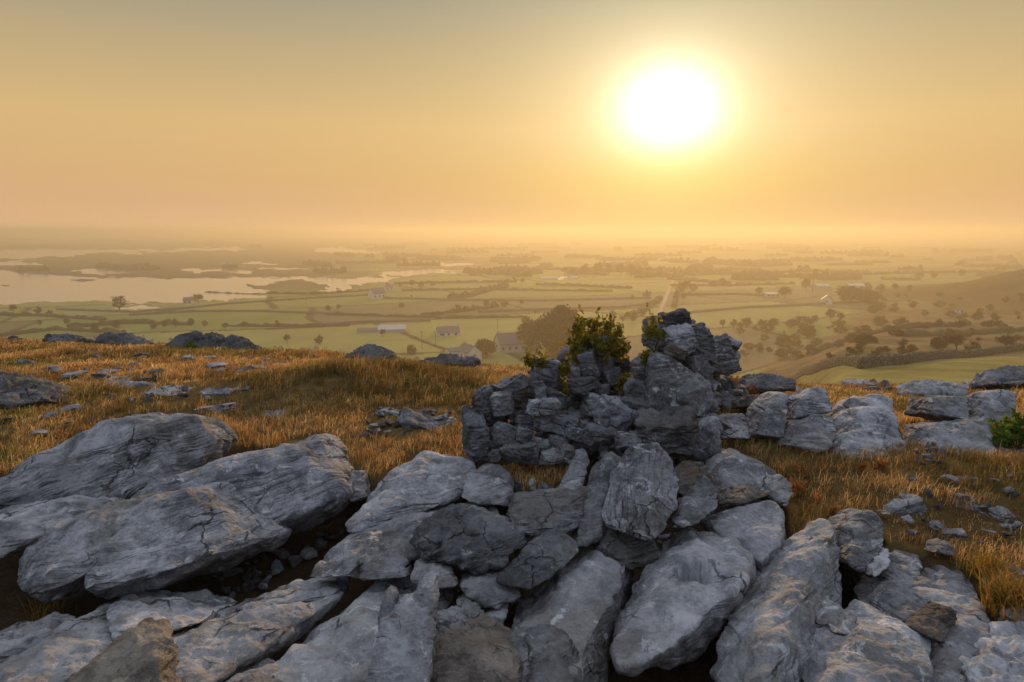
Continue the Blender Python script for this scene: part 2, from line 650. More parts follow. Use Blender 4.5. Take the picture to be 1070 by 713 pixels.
def detail(v, f, kind, bed, seed, dents=()):
    """weathering: hollows, bedding ledges, cracks; returns vertices, bed coordinates, side factor"""
    B = bed_frame(bed)
    off = np.random.default_rng(seed).uniform(0, 200, 3)
    size = float(np.mean(np.sort(np.ptp(v, axis=0))[:2]))
    nrm = vert_normals(v, f)
    q = v @ B.T + off
    side = sstep(0.35, 0.9, np.sqrt(np.maximum(1 - (nrm @ B[2]) ** 2, 0)))
    if kind == 'clint':
        d = 0.075 * size * fbm(q * (1.1 / size) * np.array([1, 1, 0.8]), 2)
        d += 0.030 * size * fbm(q * (3.3 / size) * np.array([1, 1, .9]), 3)
        runnel = noise3(q * np.array([5.0, 5.0, 0.9]) + 31)
        d -= 0.020 * size * sstep(0.1, 0.7, runnel) 
        hol = noise3(q * (2.4 / size) + 7)
        d -= 0.06 * size * sstep(0.25, 0.8, hol) * (1 - side)
        w = q[:, 2] + 0.012 * fbm(q * 4.0, 2)
        cr = 1 - np.abs(noise3(np.stack([q[:, 0] * 1.1, q[:, 1] * 1.1, w * 7.0], 1) + 5)) * 20
        gate = sstep(-0.05, 0.3, noise3(q * 2.5 + 40))
        d -= side * 0.028 * np.clip(cr, 0, 1) * gate
        d += 0.010 * fbm(q * 8, 4, 0.6)
        d -= 0.014 * sstep(0.25, 0.6, noise3(q * np.array([9.0, 9.0, 6.0]) + 3))
    elif kind == 'rough':
        d = 0.10 * size * fbm(q * (1.5 / size), 2)
        rd = 0
        a, s = 1.0, 3.0 / size
        for k in range(3):
            rd = rd + a * (0.5 - np.abs(noise3(q * s * np.array([1, 1, 1.9]) + k * 9.1)) * 1.8)
            a *= 0.42
            s *= 2.1
        d += 0.080 * size * rd
        led = noise3(q * np.array([2.5, 2.5, 18]))
        d += side * 0.005 * np.clip(led * 2.4, -1, 0.6)
        d += 0.006 * fbm(q * 18, 3, 0.55)
    else:                                   # 'broken': angular stone with flat faces and a few cracks
        d = 0.045 * size * fbm(q * (1.6 / size), 2)
        d += 0.055 * size * (0.4 - np.abs(noise3(q * (3.6 / size) * np.array([1, 1, 1.6]))) * 1.5)
        cr = 1 - np.abs(noise3(q * np.array([1.5, 1.5, 7.0]) + 15)) * 15
        gate = sstep(0.0, 0.3, noise3(q * 3.0 + 4))
        d -= side * 0.016 * np.clip(cr, 0, 1) * gate
        d += 0.005 * fbm(q * 20, 3, 0.6)
    push = np.zeros_like(v)
    for (dx, dy, rpx, dep) in dents:
        qx, qy = project(v[:, 0], v[:, 1], v[:, 2])
        nearpx = np.where(np.hypot(qx - dx, qy - dy) < 8)[0]
        if not len(nearpx):
            continue
        c = v[nearpx[np.argmin(v[nearpx, 1])]]
        rr = np.linalg.norm(v - c, axis=1) / (rpx * c[1] / F)
        nc = nrm[rr < 1].mean(0) if np.any(rr < 1) else nrm[nearpx[0]]
        push -= (nc / (np.linalg.norm(nc) + 1e-9))[None, :] * (dep * np.exp(-rr ** 4))[:, None]
    v = v + nrm * d[:, None] + push
    return v, q, side


_seed = [100]


def build_rock(lobes, mat, kind='clint', bed=(-0.1, 0.3, 1), n=64, p=16, back=0.4, drop=0.32, dents=(), grow=1.0, name='rock', swell=0.17, lean=(-0.06, 0)):
    """lobes: lists of (px, py, Y) on the visible side of the rock; the body goes back from them by `back` metres"""
    V, Fc, Q, S, o = [], [], [], [], 0
    for lobe in lobes:
        _seed[0] += 1
        pts = [P(*t) for t in lobe]
        if swell and len(pts) > 4:
            A = np.array(pts)
            c0 = A.mean(0)
            _, sv, vt = np.linalg.svd(A - c0)
            wd = np.ptp((A - c0) @ vt[1])
            nv = np.array([0, 0, CAM_H]) - c0
            nv = nv / np.linalg.norm(nv)
            sh = np.array([lean[0], 0, 0]) * np.ptp(A[:, 0])
            pts = pts + [c0 + (q - c0) * 0.60 + sh + nv * wd * swell for q in A]
        pts = pts + [q + np.array([0, back, -back * drop]) for q in pts]
        v, f = star_rock(pts, n, p, grow)
        v, q, s = detail(v, f, kind, bed, _seed[0], dents)
        V.append(v)
        Fc.append(f + o)
        Q.append(q)
        S.append(s)
        o += len(v)
    V = np.concatenate(V)
    org = np.array([V[:, 0].mean(), V[:, 1].mean(), V[:, 2].min()])
    me = new_mesh(name, V - org, np.concatenate(Fc), mat)
    set_attr(me, 'bed', np.concatenate(Q))
    set_attr(me, 'side', np.concatenate(S), 'FLOAT')
    return me, org


def rock(label, pts, cat='rock', name='limestone_block', group=None, mat=None, lobes=None, **kw):
    me, org = build_rock(lobes or [pts], mat or M_LIME, name=name, **kw)
    o = link(name, me, org)
    return tag(o, label, cat, group)


# ------------------------------------------------------------------ the ground sheet
GRASS_L = [(-500, 345), (0, 350), (150, 350), (300, 360), (420, 370), (540, 378), (560, 384), (500, 420), (488, 492), (440, 472), (385, 502), (352, 466), (340, 452), (290, 463),
           (238, 486), (236, 455), (205, 428), (165, 430), (110, 445), (0, 502), (-500, 640)]
GRASS_R = [(752, 388), (1070, 388), (1500, 380), (1500, 760), (1075, 672), (1046, 655), (1032, 625), (1005, 588), (965, 572), (930, 568), (925, 545), (905, 530), (880, 546),
           (835, 580), (822, 600), (824, 530), (832, 508), (800, 482), (765, 467), (745, 470), (750, 440)]
GRASS_C = [(505, 492), (560, 486), (590, 486), (585, 508), (540, 512), (505, 505)]
STONY = [[(130, 400), (245, 396), (255, 420), (150, 427)], [(375, 427), (470, 424), (492, 440), (420, 464), (380, 448)], [(918, 520), (985, 522), (1005, 560), (930, 562)],
         [(985, 535), (1075, 516), (1075, 575), (1000, 575)], [(40, 345), (270, 345), (280, 366), (40, 358)], [(360, 360), (560, 372), (560, 386), (360, 376)],
         [(860, 500), (900, 488), (960, 494), (955, 506)]]


def grass_mask(x, y):
    px, py = project(x, y, terrain_z(x, y))
    m = in_poly(px, py, GRASS_L) | in_poly(px, py, GRASS_R) | in_poly(px, py, GRASS_C)
    s = np.zeros(px.shape, bool)
    for po in STONY:
        s |= in_poly(px, py, po)
    return m, s, px, py


def make_ground():
    az = np.concatenate([np.arange(-62, 62.01, 0.2), np.arange(64, 298, 4.0)])
    az = np.radians(az)
    rad = np.concatenate([[0.0], np.geomspace(0.5, 22, 190), np.geomspace(22.3, 11500, 720)])
    A, Rr = np.meshgrid(az, rad, indexing='ij')
    X, Y = Rr * np.sin(A), Rr * np.cos(A)
    Z = terrain_z(X, Y)
    na, nr = X.shape
    idx = np.arange(na * nr).reshape(na, nr)
    nxt = np.roll(idx, -1, 0)
    f = np.stack([idx[:, :-1], nxt[:, :-1], nxt[:, 1:], idx[:, 1:]], -1).reshape(-1, 4)
    f = f[:, ::-1]
    v = np.stack([X.ravel(), Y.ravel(), Z.ravel()], 1)
    # land cover, one colour per vertex
    x, y, z = v.T
    r = np.hypot(x, y)
    px, py = project(x, y, z)
    C = np.empty((len(v), 3))
    turf = np.array([0.125, 0.075, 0.028])
    C[:] = turf
    mg = 0.5 + 0.5 * fbm2(x * 1.3, y * 1.3, 3)
    C = C * (0.7 + 0.6 * mg)[:, None] + np.array([0.0, 0.012, 0.0]) * mg[:, None]
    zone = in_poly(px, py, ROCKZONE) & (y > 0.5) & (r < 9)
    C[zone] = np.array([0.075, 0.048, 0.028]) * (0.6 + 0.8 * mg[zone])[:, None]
    # fields of the plain
    a = R(24)
    u = x * math.cos(a) + y * math.sin(a) + 22 * fbm2(x / 190, y / 190, 2)
    w = -x * math.sin(a) + y * math.cos(a) + 22 * fbm2(x / 190 + 7, y / 190, 2)
    row = np.floor(w / 95).astype(int)
    cu = u / 150 + (np.abs(row * 7919) % 13) / 13.0
    colm = np.floor(cu).astype(int)
    hsh = np.abs((row * 73856093) ^ (colm * 19349663)) % 997 / 997.0
    h2 = np.abs((row * 83492791) ^ (colm * 2654435)) % 991 / 991.0
    green, yellow, dull = np.array([0.15, 0.185, 0.05]), np.array([0.26, 0.25, 0.08]), np.array([0.16, 0.135, 0.07])
    fc = green + (yellow - green) * np.clip(hsh * 1.5 - 0.15, 0, 1)[:, None]
    fc = np.where((h2 > 0.80)[:, None], dull, fc)
    fw, fu = np.abs(w / 95 - np.round(w / 95)) * 95, np.abs(cu - np.round(cu)) * 150
    edge = np.minimum(fw, fu) < 2.2
    fc[edge] = np.array([0.045, 0.045, 0.022])
    mot = fbm2(x / 26, y / 26, 3)
    fc = fc * (1 + 0.18 * mot)[:, None]
    marsh = sstep(430, 300, px + 60 * fbm2(px / 60, py / 8, 2)) * sstep(309, 297, py + 3 * fbm2(px / 40 + 4, py / 4, 2))
    marsh = np.maximum(marsh, 0.55 * sstep(272, 258, py))
    fc = fc + (np.array([0.075, 0.066, 0.05]) - fc) * marsh[:, None]
    shore = (z < PLAIN - 0.3)
    fc[shore] = (0.05, 0.045, 0.035)
    on_plain = sstep(-46.5, -48.5, z)[:, None] * (y > 100)[:, None]
    # scrub land and heather hill on the right
    sc = 0.5 + 0.62 * fbm2(x / 11, y / 18, 5, 0.65)
    scrub = np.array([0.15, 0.092, 0.042]) + (np.array([0.055, 0.045, 0.022]) - np.array([0.15, 0.092, 0.042])) * sstep(0.40, 0.66, sc)[:, None]
    pale = sstep(0.62, 0.8, 0.5 + 0.5 * fbm2(x / 30 + 20, y / 45, 4))
    scrub = scrub + (np.array([0.16, 0.15, 0.07]) - scrub) * (0.6 * pale)[:, None]
    hillc = np.array([0.062, 0.034, 0.017]) * (0.75 + 0.5 * sc)[:, None]
    ish = sstep(255, 300, x) * sstep(300, 380, y)
    mid = scrub + (hillc - scrub) * ish[:, None]
    meadow = np.array([0.20, 0.175, 0.05]) * (1 + 0.22 * mot + 0.35 * fbm2(x / 5, y / 7, 4, 0.6))[:, None]
    ismd = ((y > 45) & (y < 128 + 0.08 * (x - 40)) & (px > 835)).astype(float)
    mid = mid + (meadow - mid) * ismd[:, None]
    farm = (y > 40)[:, None]
    C = np.where(farm, mid + (fc - mid) * on_plain, C)
    me = new_mesh('ground', v, f)
    set_attr(me, 'cover', np.concatenate([C, np.ones((len(C), 1))], 1), 'FLOAT_COLOR')
    m, t, bs = material('ground')
    pos = t.add('ShaderNodeNewGeometry').outputs['Position']
    c = attr(t, 'cover').outputs['Color']
    n1 = t.noise(pos, 9, 6, 0.7)
    n2 = t.noise(pos, 60, 4, 0.7)
    c = t.mix(1.0, c, t.rgb(t.rng(n1, 0.3, 0.7, 0.65, 1.35)), 'MULTIPLY')
    c = t.mix(1.0, c, t.rgb(t.rng(n2, 0.3, 0.7, 0.75, 1.25)), 'MULTIPLY')
    t.put(bs.inputs['Base Color'], c)
    bs.inputs['Roughness'].default_value = 1.0
    bs.inputs['Specular IOR Level'].default_value = 0.05
    bump(t, bs, t.math('ADD', n1, t.math('MULTIPLY', n2, 0.4)), 0.7, 0.05)
    me.materials.append(m)
    o = link('ground', me)
    tag(o, kind='structure')


make_ground()

# water of the bays, one flat sheet just below the plain
wm, wt, wb = material('water')
wb.inputs['Base Color'].default_value = (0.40, 0.36, 0.32, 1)
wb.inputs['Roughness'].default_value = 0.14
wb.inputs['Specular IOR Level'].default_value = 1.0
wb.inputs['IOR'].default_value = 1.9
wp = wt.add('ShaderNodeNewGeometry').outputs['Position']
bump(wt, wb, wt.noise(wt.scale(wp, (0.05, 0.12, 0.1)), 1.0, 3), 0.05, 0.3)
w = link('water', new_mesh('water', [(-7000, 300, PLAIN - .42), (2500, 300, PLAIN - .42), (2500, 11000, PLAIN - .42), (-7000, 11000, PLAIN - .42)], [(0, 1, 2, 3)], wm))
tag(w, kind='structure')

# ------------------------------------------------------------------ haze over the plain
HZ = ((-9000, -80, -63), (9000, 11800, 9.0))
(xa, ya, za), (xb, yb, zb) = HZ
hv = [(x, y, z) for x in (xa, xb) for y in (ya, yb) for z in (za, zb)]
hme = new_mesh('haze', hv, [(0, 1, 3, 2), (4, 6, 7, 5), (0, 4, 5, 1), (2, 3, 7, 6), (0, 2, 6, 4), (1, 5, 7, 3)], None, False)
hm = bpy.data.materials.new('haze')
hm.use_nodes = True
ht = NT(hm.node_tree)
ht.n.clear()
pv = ht.add('ShaderNodeVolumePrincipled')
pv.inputs['Color'].default_value = (0.98, 0.86, 0.58, 1)
pv.inputs['Density'].default_value = 0.00076
pv.inputs['Anisotropy'].default_value = 0.48
ho = ht.add('ShaderNodeOutputMaterial')
ht.l.new(pv.outputs[0], ho.inputs['Volume'])
hme.materials.append(hm)
tag(link('haze', hme), kind='stuff')

# ------------------------------------------------------------------ foreground limestone, left
LB = (-0.34, 0.42, 1.0)         # bedding tilts with the leaning blocks
G_L = 'long limestone blocks on the left'
rock('rearmost of the leaning slabs at left, rising to a blunt end against the grass',
     [(-60, 540, 3.9), (80, 526, 4.1), (150, 514, 4.25), (206, 495, 4.5), (236, 457, 4.75), (210, 429, 4.85), (165, 430, 5.0), (120, 442, 4.85), (60, 466, 4.7), (-60, 520, 4.4), (60, 494, 4.25), (130, 456, 4.55)],
     n=96, p=30, swell=0.05, back=0.35, bed=(-0.45, 0.35, 1), group=G_L, dents=[(151, 481, 7, .06), (197, 477, 8, .06)])
rock('big ridged block with a squared end beside the grass, behind the furrowed block',
     None, lobes=[[(105, 545, 3.9), (150, 508, 4.15), (205, 495, 4.3), (270, 468, 4.55), (338, 454, 4.7), (352, 468, 4.6), (367, 512, 4.3), (364, 515, 4.15), (318, 538, 3.87), (366, 529, 4.4), (320, 554, 4.1), (287, 564, 3.95), (200, 580, 3.65), (238, 497, 4.2), (285, 480, 4.3)]],
     n=100, p=30, swell=0.05, back=0.35, bed=LB, group=G_L)
rock('broad furrowed grey block overhanging the brown hollow, at the left front',
     [(100, 618, 2.95), (155, 605, 3.02), (205, 588, 3.16), (252, 570, 3.36), (284, 562, 3.5), (108, 635, 3.2), (160, 624, 3.28), (206, 607, 3.42), (250, 585, 3.6), (288, 573, 3.7), (272, 549, 3.62), (245, 530, 3.72), (200, 509, 3.75), (165, 515, 3.72), (130, 531, 3.6), (100, 560, 3.3), (79, 590, 3.1), (80, 624, 2.97)],
     n=104, p=28, swell=0.08, back=0.45, bed=(-0.30, 0.42, 1), group=G_L)
rock('rounded grey block wedged against the left end of the broad furrowed block',
     [(-4, 603, 3.2), (8, 574, 3.35), (68, 552, 3.45), (112, 521, 3.75), (165, 514, 3.85), (130, 560, 3.45), (88, 595, 3.1), (82, 610, 3.0), (50, 622, 2.95), (84, 624, 3.2), (55, 638, 3.15), (18, 627, 3.2)],
     n=88, p=14, back=0.4, bed=(-0.30, 0.42, 1), group=G_L)
rock('flat low shelf of rock lying between the rearmost slab and the rounded block',
     [(-40, 542, 3.8), (50, 523, 3.95), (112, 520, 4.0), (100, 545, 3.7), (40, 560, 3.55), (-40, 566, 3.5)], n=60, back=0.3)
rock('smooth low boulder at the left edge under the flat shelf', [(-40, 548, 3.5), (28, 541, 3.65), (42, 547, 3.6), (42, 560, 3.45), (10, 582, 3.3), (-40, 600, 3.15)], name='limestone_boulder', n=56, back=0.25, p=12)
rock('knuckle of grey stone right of the smooth low boulder', [(41, 548, 3.55), (58, 539, 3.7), (73, 545, 3.62), (77, 556, 3.5), (46, 562, 3.45)], name='limestone_boulder', n=36, back=0.15, p=12)
rock('oblong grey block with fine seams in front of the broad furrowed block',
     [(106, 635, 2.93), (120, 627, 3.02), (178, 632, 3.02), (238, 640, 3.02), (215, 652, 2.82), (170, 664, 2.68), (120, 670, 2.63), (106, 658, 2.72)], n=64, back=0.25, bed=(-0.1, 0.4, 1))
rock('knobbly grey block in the lower left corner beneath the rounded block',
     None, lobes=[[(-30, 695, 2.6), (20, 682, 2.62), (58, 660, 2.75), (87, 642, 2.85), (96, 655, 2.78), (118, 660, 2.75), (130, 682, 2.55), (90, 712, 2.35), (-30, 760, 2.1)], [(40, 672, 2.7), (62, 655, 2.78), (88, 641, 2.86), (94, 660, 2.72), (70, 690, 2.5)]],
     n=64, back=0.35)
rock('low grey rock at the left edge behind the knobbly block', [(-30, 668, 2.75), (36, 655, 2.75), (49, 664, 2.68), (42, 680, 2.58), (-30, 705, 2.5)], n=48, back=0.25)
rock('pointed ochre rock crusted with lichen at the bottom left, glowing at its edges',
     [(45, 740, 2.0), (95, 684, 2.2), (137, 656, 2.35), (158, 656, 2.32), (164, 690, 2.15), (171, 745, 1.98), (110, 750, 1.95)], mat=M_OCHRE, kind='broken', name='limestone_boulder', n=90, p=60, back=0.12, swell=0.05)
rock('smooth long grey slab sloping to the bottom edge by the ochre rock',
     [(158, 672, 2.63), (225, 642, 2.85), (290, 625, 2.98), (335, 619, 3.05), (357, 624, 3.0), (342, 634, 2.87), (292, 660, 2.6), (246, 694, 2.35), (200, 735, 2.13), (160, 735, 2.2), (348, 643, 3.05), (302, 673, 2.8), (258, 709, 2.58)],
     n=88, p=14, back=0.35, bed=(-0.3, 0.15, 1), mat=M_RIB)
rock('thin sheet of rock beneath the brown hollow, behind the smooth long slab', [(236, 640, 3.02), (290, 618, 3.2), (343, 607, 3.3), (362, 611, 3.22), (357, 623, 3.08), (290, 634, 2.95)], n=56, back=0.2)
rock('broad rounded slab running from the bottom edge up to the upright horned rock',
     [(250, 725, 2.25), (298, 680, 2.53), (355, 637, 2.85), (385, 609, 3.08), (407, 599, 3.2), (440, 607, 3.15), (484, 618, 3.08), (466, 640, 2.85), (400, 685, 2.47), (360, 740, 2.18), (290, 750, 2.12), (474, 650, 3.05), (405, 700, 2.75)],
     n=100, p=14, back=0.4, bed=(-0.3, 0.15, 1), mat=M_RIB, dents=[(338, 655, 26, .04), (385, 665, 22, .035)])
rock('smooth low hump at the bottom edge below the broad rounded slab', [(215, 725, 2.28), (262, 702, 2.34), (292, 716, 2.26), (285, 750, 2.1), (215, 755, 2.1)], name='limestone_boulder', n=40, back=0.2, p=12)
rock('upright rough rock with two dark horns on its crest', None,
     lobes=[[(380, 745, 2.05), (386, 690, 2.2), (398, 648, 2.33), (420, 636, 2.4), (446, 622, 2.44), (453, 632, 2.42), (454, 680, 2.25), (442, 745, 2.02)],
            [(436, 655, 2.36), (433, 622, 2.44), (441, 611, 2.47), (453, 613, 2.46), (455, 640, 2.38)], [(394, 655, 2.35), (397, 632, 2.42), (403, 624, 2.44), (411, 630, 2.42), (410, 655, 2.35)]],
     mat=M_WALL, kind='broken', name='limestone_boulder', n=64, p=34, back=0.13, drop=.1, grow=1.0, swell=0.06)
rock('dark brown rough boulder at the bottom edge right of the horned rock', [(405, 735, 2.12), (440, 690, 2.33), (465, 670, 2.43), (500, 661, 2.5), (530, 678, 2.4), (547, 715, 2.2), (542, 755, 2.03), (420, 755, 2.02)],
     mat=M_BROWN, kind='broken', name='limestone_boulder', n=80, p=34, back=0.3, swell=0.1)
rock('narrow pale split stone beside the dark brown boulder at the bottom edge', [(512, 745, 2.2), (522, 674, 2.5), (540, 662, 2.55), (552, 668, 2.53), (556, 745, 2.2)], mat=M_ROUGH, kind='rough', name='limestone_boulder', n=56, p=20, back=0.15)
rock('squarish scarred stone at the bottom edge under the central ribbed block', [(548, 745, 2.2), (550, 668, 2.52), (575, 662, 2.55), (594, 668, 2.52), (610, 695, 2.4), (607, 745, 2.15)], mat=M_ROUGH, kind='broken', name='limestone_boulder', n=64, p=20, back=0.18)
for lb, pts in (('stubby brownish stone touching the foot of the horned rock', [(453, 645, 2.65), (484, 637, 2.75), (497, 652, 2.7), (490, 668, 2.57), (460, 675, 2.53)]),
                ('small rounded stone above the stubby brownish stone', [(475, 630, 2.85), (490, 619, 2.95), (504, 625, 2.9), (507, 646, 2.75), (490, 652, 2.7), (476, 646, 2.75)]),
                ('smooth wedge stone tucked under the left end of the central ribbed block', [(496, 652, 2.75), (515, 636, 2.85), (533, 632, 2.9), (526, 656, 2.7), (505, 669, 2.58)])):
    rock(lb, pts, name='limestone_boulder', mat=M_ROUGH if 'brown' in lb else M_LIME, n=40, back=0.12, p=14, kind='broken')

# ------------------------------------------------------------------ foreground limestone, centre and right
CB = (-0.16, 0.30, 1.0)
RIB = dict(mat=M_RIB)
G_C = 'limestone blocks running away from the camera'
rock('central ribbed block, flat topped, running under the tilted striped slab',
     [(516, 672, 2.6), (545, 630, 2.85), (590, 592, 3.15), (628, 563, 3.4), (657, 565, 3.4), (664, 585, 3.2), (652, 612, 2.98), (628, 655, 2.65), (600, 705, 2.33), (580, 750, 2.1), (560, 705, 2.38), (672, 598, 3.5), (668, 625, 3.4), (650, 672, 3.05), (628, 735, 2.6)],
     n=100, p=26, swell=0.07, back=0.3, bed=CB, group=G_C, grow=0.94, **RIB)
rock('long pale block with a round solution hole in its top', None,
     lobes=[[(631, 690, 2.45), (640, 660, 2.6), (685, 603, 2.95), (706, 563, 3.3), (728, 546, 3.45), (775, 548, 3.4), (794, 575, 3.18), (786, 605, 2.92), (742, 645, 2.6), (690, 692, 2.34), (636, 706, 2.33), (802, 615, 3.35), (762, 662, 3.0), (708, 706, 2.72), (650, 722, 2.55)],
            [(738, 548, 3.45), (758, 527, 3.65), (808, 520, 3.7), (823, 530, 3.6), (820, 560, 3.3), (800, 590, 3.05), (822, 590, 3.6), (810, 628, 3.3), (790, 640, 3.2), (768, 560, 3.3)]],
     n=100, p=22, swell=0.08, back=0.3, bed=CB, group=G_C, grow=0.94, **RIB, dents=[(722, 592, 15, .13)])
rock('tall tapering block with a sharp tip against the grass, beside the block with the hole',
     [(758, 745, 2.2), (785, 650, 2.68), (812, 603, 2.95), (845, 570, 3.17), (878, 543, 3.4), (889, 562, 3.35), (866, 575, 3.08), (828, 625, 2.68), (800, 690, 2.3), (785, 750, 2.05), (893, 630, 3.0), (880, 685, 2.65), (864, 755, 2.3)],
     n=100, p=26, swell=0.05, back=0.3, bed=CB, group=G_C, grow=0.94, **RIB)
rock('smooth hollowed block at the bottom right with a wavy bright crest', None,
     lobes=[[(855, 745, 2.1), (868, 680, 2.4), (889, 650, 2.58), (925, 648, 2.62), (955, 662, 2.55), (982, 690, 2.4), (989, 720, 2.2), (986, 755, 2.03)],
            [(872, 665, 2.5), (880, 646, 2.63), (891, 636, 2.68), (902, 645, 2.62), (900, 670, 2.48)], [(895, 665, 2.55), (925, 638, 2.7), (952, 658, 2.6), (981, 671, 2.53), (984, 690, 2.42), (940, 690, 2.4)]],
     n=84, p=14, back=0.28, bed=CB, group=G_C, grow=0.94, **RIB)
rock('craggy fissured block with brown turf on it, right of the heap of small stones', None,
     lobes=[[(923, 638, 2.88), (928, 615, 3.05), (941, 597, 3.2), (966, 599, 3.2), (990, 622, 3.0), (962, 660, 2.68), (935, 652, 2.75)],
            [(925, 605, 3.15), (935, 571, 3.5), (962, 580, 3.45), (968, 600, 3.2), (932, 625, 3.0)],
            [(955, 605, 3.15), (985, 580, 3.42), (1007, 590, 3.3), (1022, 610, 3.1), (1040, 652, 2.7), (1032, 702, 2.35), (1010, 724, 2.23), (990, 682, 2.5), (963, 660, 2.65)]],
     n=72, p=16, back=0.28, mat=M_LIME, kind='clint', bed=(0.5, 0.3, 1))
rock('thin brown flag leaning on the craggy fissured block', [(949, 656, 2.6), (978, 630, 2.76), (1000, 637, 2.7), (1001, 646, 2.65), (985, 673, 2.48), (970, 667, 2.5)], mat=M_BROWN, kind='broken', name='flat_stone', n=48, p=24, back=0.05)
rock('small smooth block between the wavy crested block and the craggy one', [(978, 684, 2.48), (1000, 674, 2.5), (1010, 690, 2.4), (1012, 750, 2.12), (985, 750, 2.1)], name='limestone_boulder', n=44, back=0.15)
rock('pitted grey rock in the bottom right corner', [(1028, 695, 2.38), (1045, 670, 2.5), (1110, 672, 2.5), (1110, 755, 2.08), (1028, 755, 2.08)], kind='rough', name='limestone_boulder', n=60, back=0.25)
rock('upright faceted block standing behind the tip of the tall tapering block', [(883, 549, 3.5), (897, 534, 3.65), (912, 532, 3.65), (928, 550, 3.55), (925, 575, 3.3), (905, 600, 3.1), (888, 592, 3.15)], n=64, p=18, back=0.22)
rock('small wedge at the foot of the upright faceted block', [(910, 592, 3.13), (929, 572, 3.35), (930, 592, 3.18), (915, 605, 3.03)], name='limestone_boulder', n=36, back=0.12, kind='broken')
rock('dark round stone alone in the grass right of the upright faceted block', [(976, 578, 3.3), (980, 568, 3.4), (992, 565, 3.45), (1001, 573, 3.38), (999, 582, 3.28)], mat=M_ROUGH, name='limestone_boulder', kind='broken', n=36, back=0.1)

rock('pale layered block in front of the grass, left of the ruined wall', [(350, 552, 3.78), (385, 509, 4.2), (440, 472, 4.6), (490, 478, 4.55), (500, 490, 4.4), (478, 527, 3.95), (400, 550, 3.72), (358, 564, 3.58)],
     n=84, p=16, back=0.35, bed=(-0.2, 0.4, 1))
rock('small square stone peeping up between the squared end and the pale layered block', [(362, 512, 4.35), (366, 492, 4.55), (380, 492, 4.55), (384, 520, 4.3), (365, 527, 4.25)], name='limestone_boulder', n=32, back=0.15, kind='broken')
rock('seamed block leaning on the right end of the pale layered block', [(474, 518, 4.12), (480, 498, 4.3), (505, 487, 4.45), (528, 488, 4.45), (539, 510, 4.2), (535, 532, 3.93), (490, 528, 3.93)], n=64, p=16, back=0.25, bed=(-0.35, 0.4, 1))
rock('long smooth pale slab behind the dark craggy boulder', [(304, 612, 3.08), (345, 570, 3.45), (375, 554, 3.6), (440, 531, 3.85), (500, 526, 3.9), (530, 535, 3.8), (531, 556, 3.58), (450, 577, 3.33), (370, 608, 3.03)],
     n=88, p=13, back=0.3, bed=(-0.2, 0.3, 1))
rock('blocky seamed stone resting under the long smooth pale slab', [(370, 588, 3.15), (384, 572, 3.33), (415, 570, 3.33), (425, 580, 3.22), (426, 605, 3.0), (374, 609, 2.98)], name='limestone_boulder', n=52, p=20, back=0.15)
rock('dark craggy boulder lying on its side in the middle of the heap', [(422, 570, 3.15), (441, 547, 3.35), (465, 531, 3.5), (505, 542, 3.4), (546, 551, 3.3), (553, 571, 3.18), (525, 594, 3.03), (500, 599, 2.98), (440, 586, 3.08)],
     mat=M_ROUGH, kind='rough', name='limestone_boulder', n=92, p=18, back=0.22)
rock('rounded blue grey stone under the left end of the dark craggy boulder', [(426, 607, 2.96), (435, 585, 3.13), (455, 583, 3.13), (473, 595, 3.03), (478, 615, 2.92), (440, 618, 2.9)], name='limestone_boulder', n=44, kind='broken', back=0.12)
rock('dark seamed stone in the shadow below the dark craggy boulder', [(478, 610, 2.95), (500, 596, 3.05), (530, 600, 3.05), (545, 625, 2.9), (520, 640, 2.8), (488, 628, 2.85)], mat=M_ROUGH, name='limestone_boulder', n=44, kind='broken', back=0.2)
rock('angular grey boulder with a pale scar, propped on the central ribbed block', [(518, 608, 2.92), (545, 583, 3.08), (570, 556, 3.27), (583, 550, 3.3), (607, 574, 3.17), (592, 593, 3.02), (553, 619, 2.82), (525, 614, 2.87)],
     mat=M_WALL, name='limestone_boulder', kind='broken', n=72, p=22, back=0.18)
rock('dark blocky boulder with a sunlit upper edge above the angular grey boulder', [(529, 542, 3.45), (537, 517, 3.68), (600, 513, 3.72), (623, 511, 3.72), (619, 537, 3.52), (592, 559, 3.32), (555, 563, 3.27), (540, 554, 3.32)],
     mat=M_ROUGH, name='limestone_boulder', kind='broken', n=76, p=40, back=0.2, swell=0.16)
rock('narrow pale flag leaning on the left edge of the tilted striped slab', [(598, 570, 3.3), (610, 525, 3.57), (620, 490, 3.87), (640, 470, 4.02), (653, 478, 3.97), (648, 522, 3.6), (630, 563, 3.35), (610, 577, 3.2)],
     mat=M_WALL, name='flat_stone', kind='broken', n=64, p=20, back=0.1)
rock('tilted striped slab with long dark cracks, standing on the central ribbed block', None,
     lobes=[[(628, 552, 3.3), (640, 508, 3.62), (660, 471, 3.97), (691, 469, 3.97), (706, 488, 3.83), (714, 505, 3.7), (708, 535, 3.45), (690, 563, 3.25), (678, 570, 3.18)]],
     mat=M_STRIPE, name='flat_stone', kind='clint', bed=(0.85, -0.25, 0.42), n=96, p=26, back=0.13, drop=-0.1)
rock('dark added stone standing in for the shaded underside of the tilted striped slab', [(620, 575, 3.32), (640, 533, 3.55), (682, 558, 3.42), (700, 590, 3.3), (655, 600, 3.2)], mat=M_ROUGH, kind='broken', name='limestone_boulder', n=44, p=26, back=0.2)  # added to darken the gap where the slab's shaded underside shows
rock('brown rounded stone behind the right edge of the tilted striped slab', [(700, 498, 3.95), (720, 482, 4.1), (738, 483, 4.1), (746, 500, 3.95), (716, 522, 3.73), (704, 516, 3.78)], mat=M_BROWN, kind='broken', name='limestone_boulder', n=52, back=0.15)
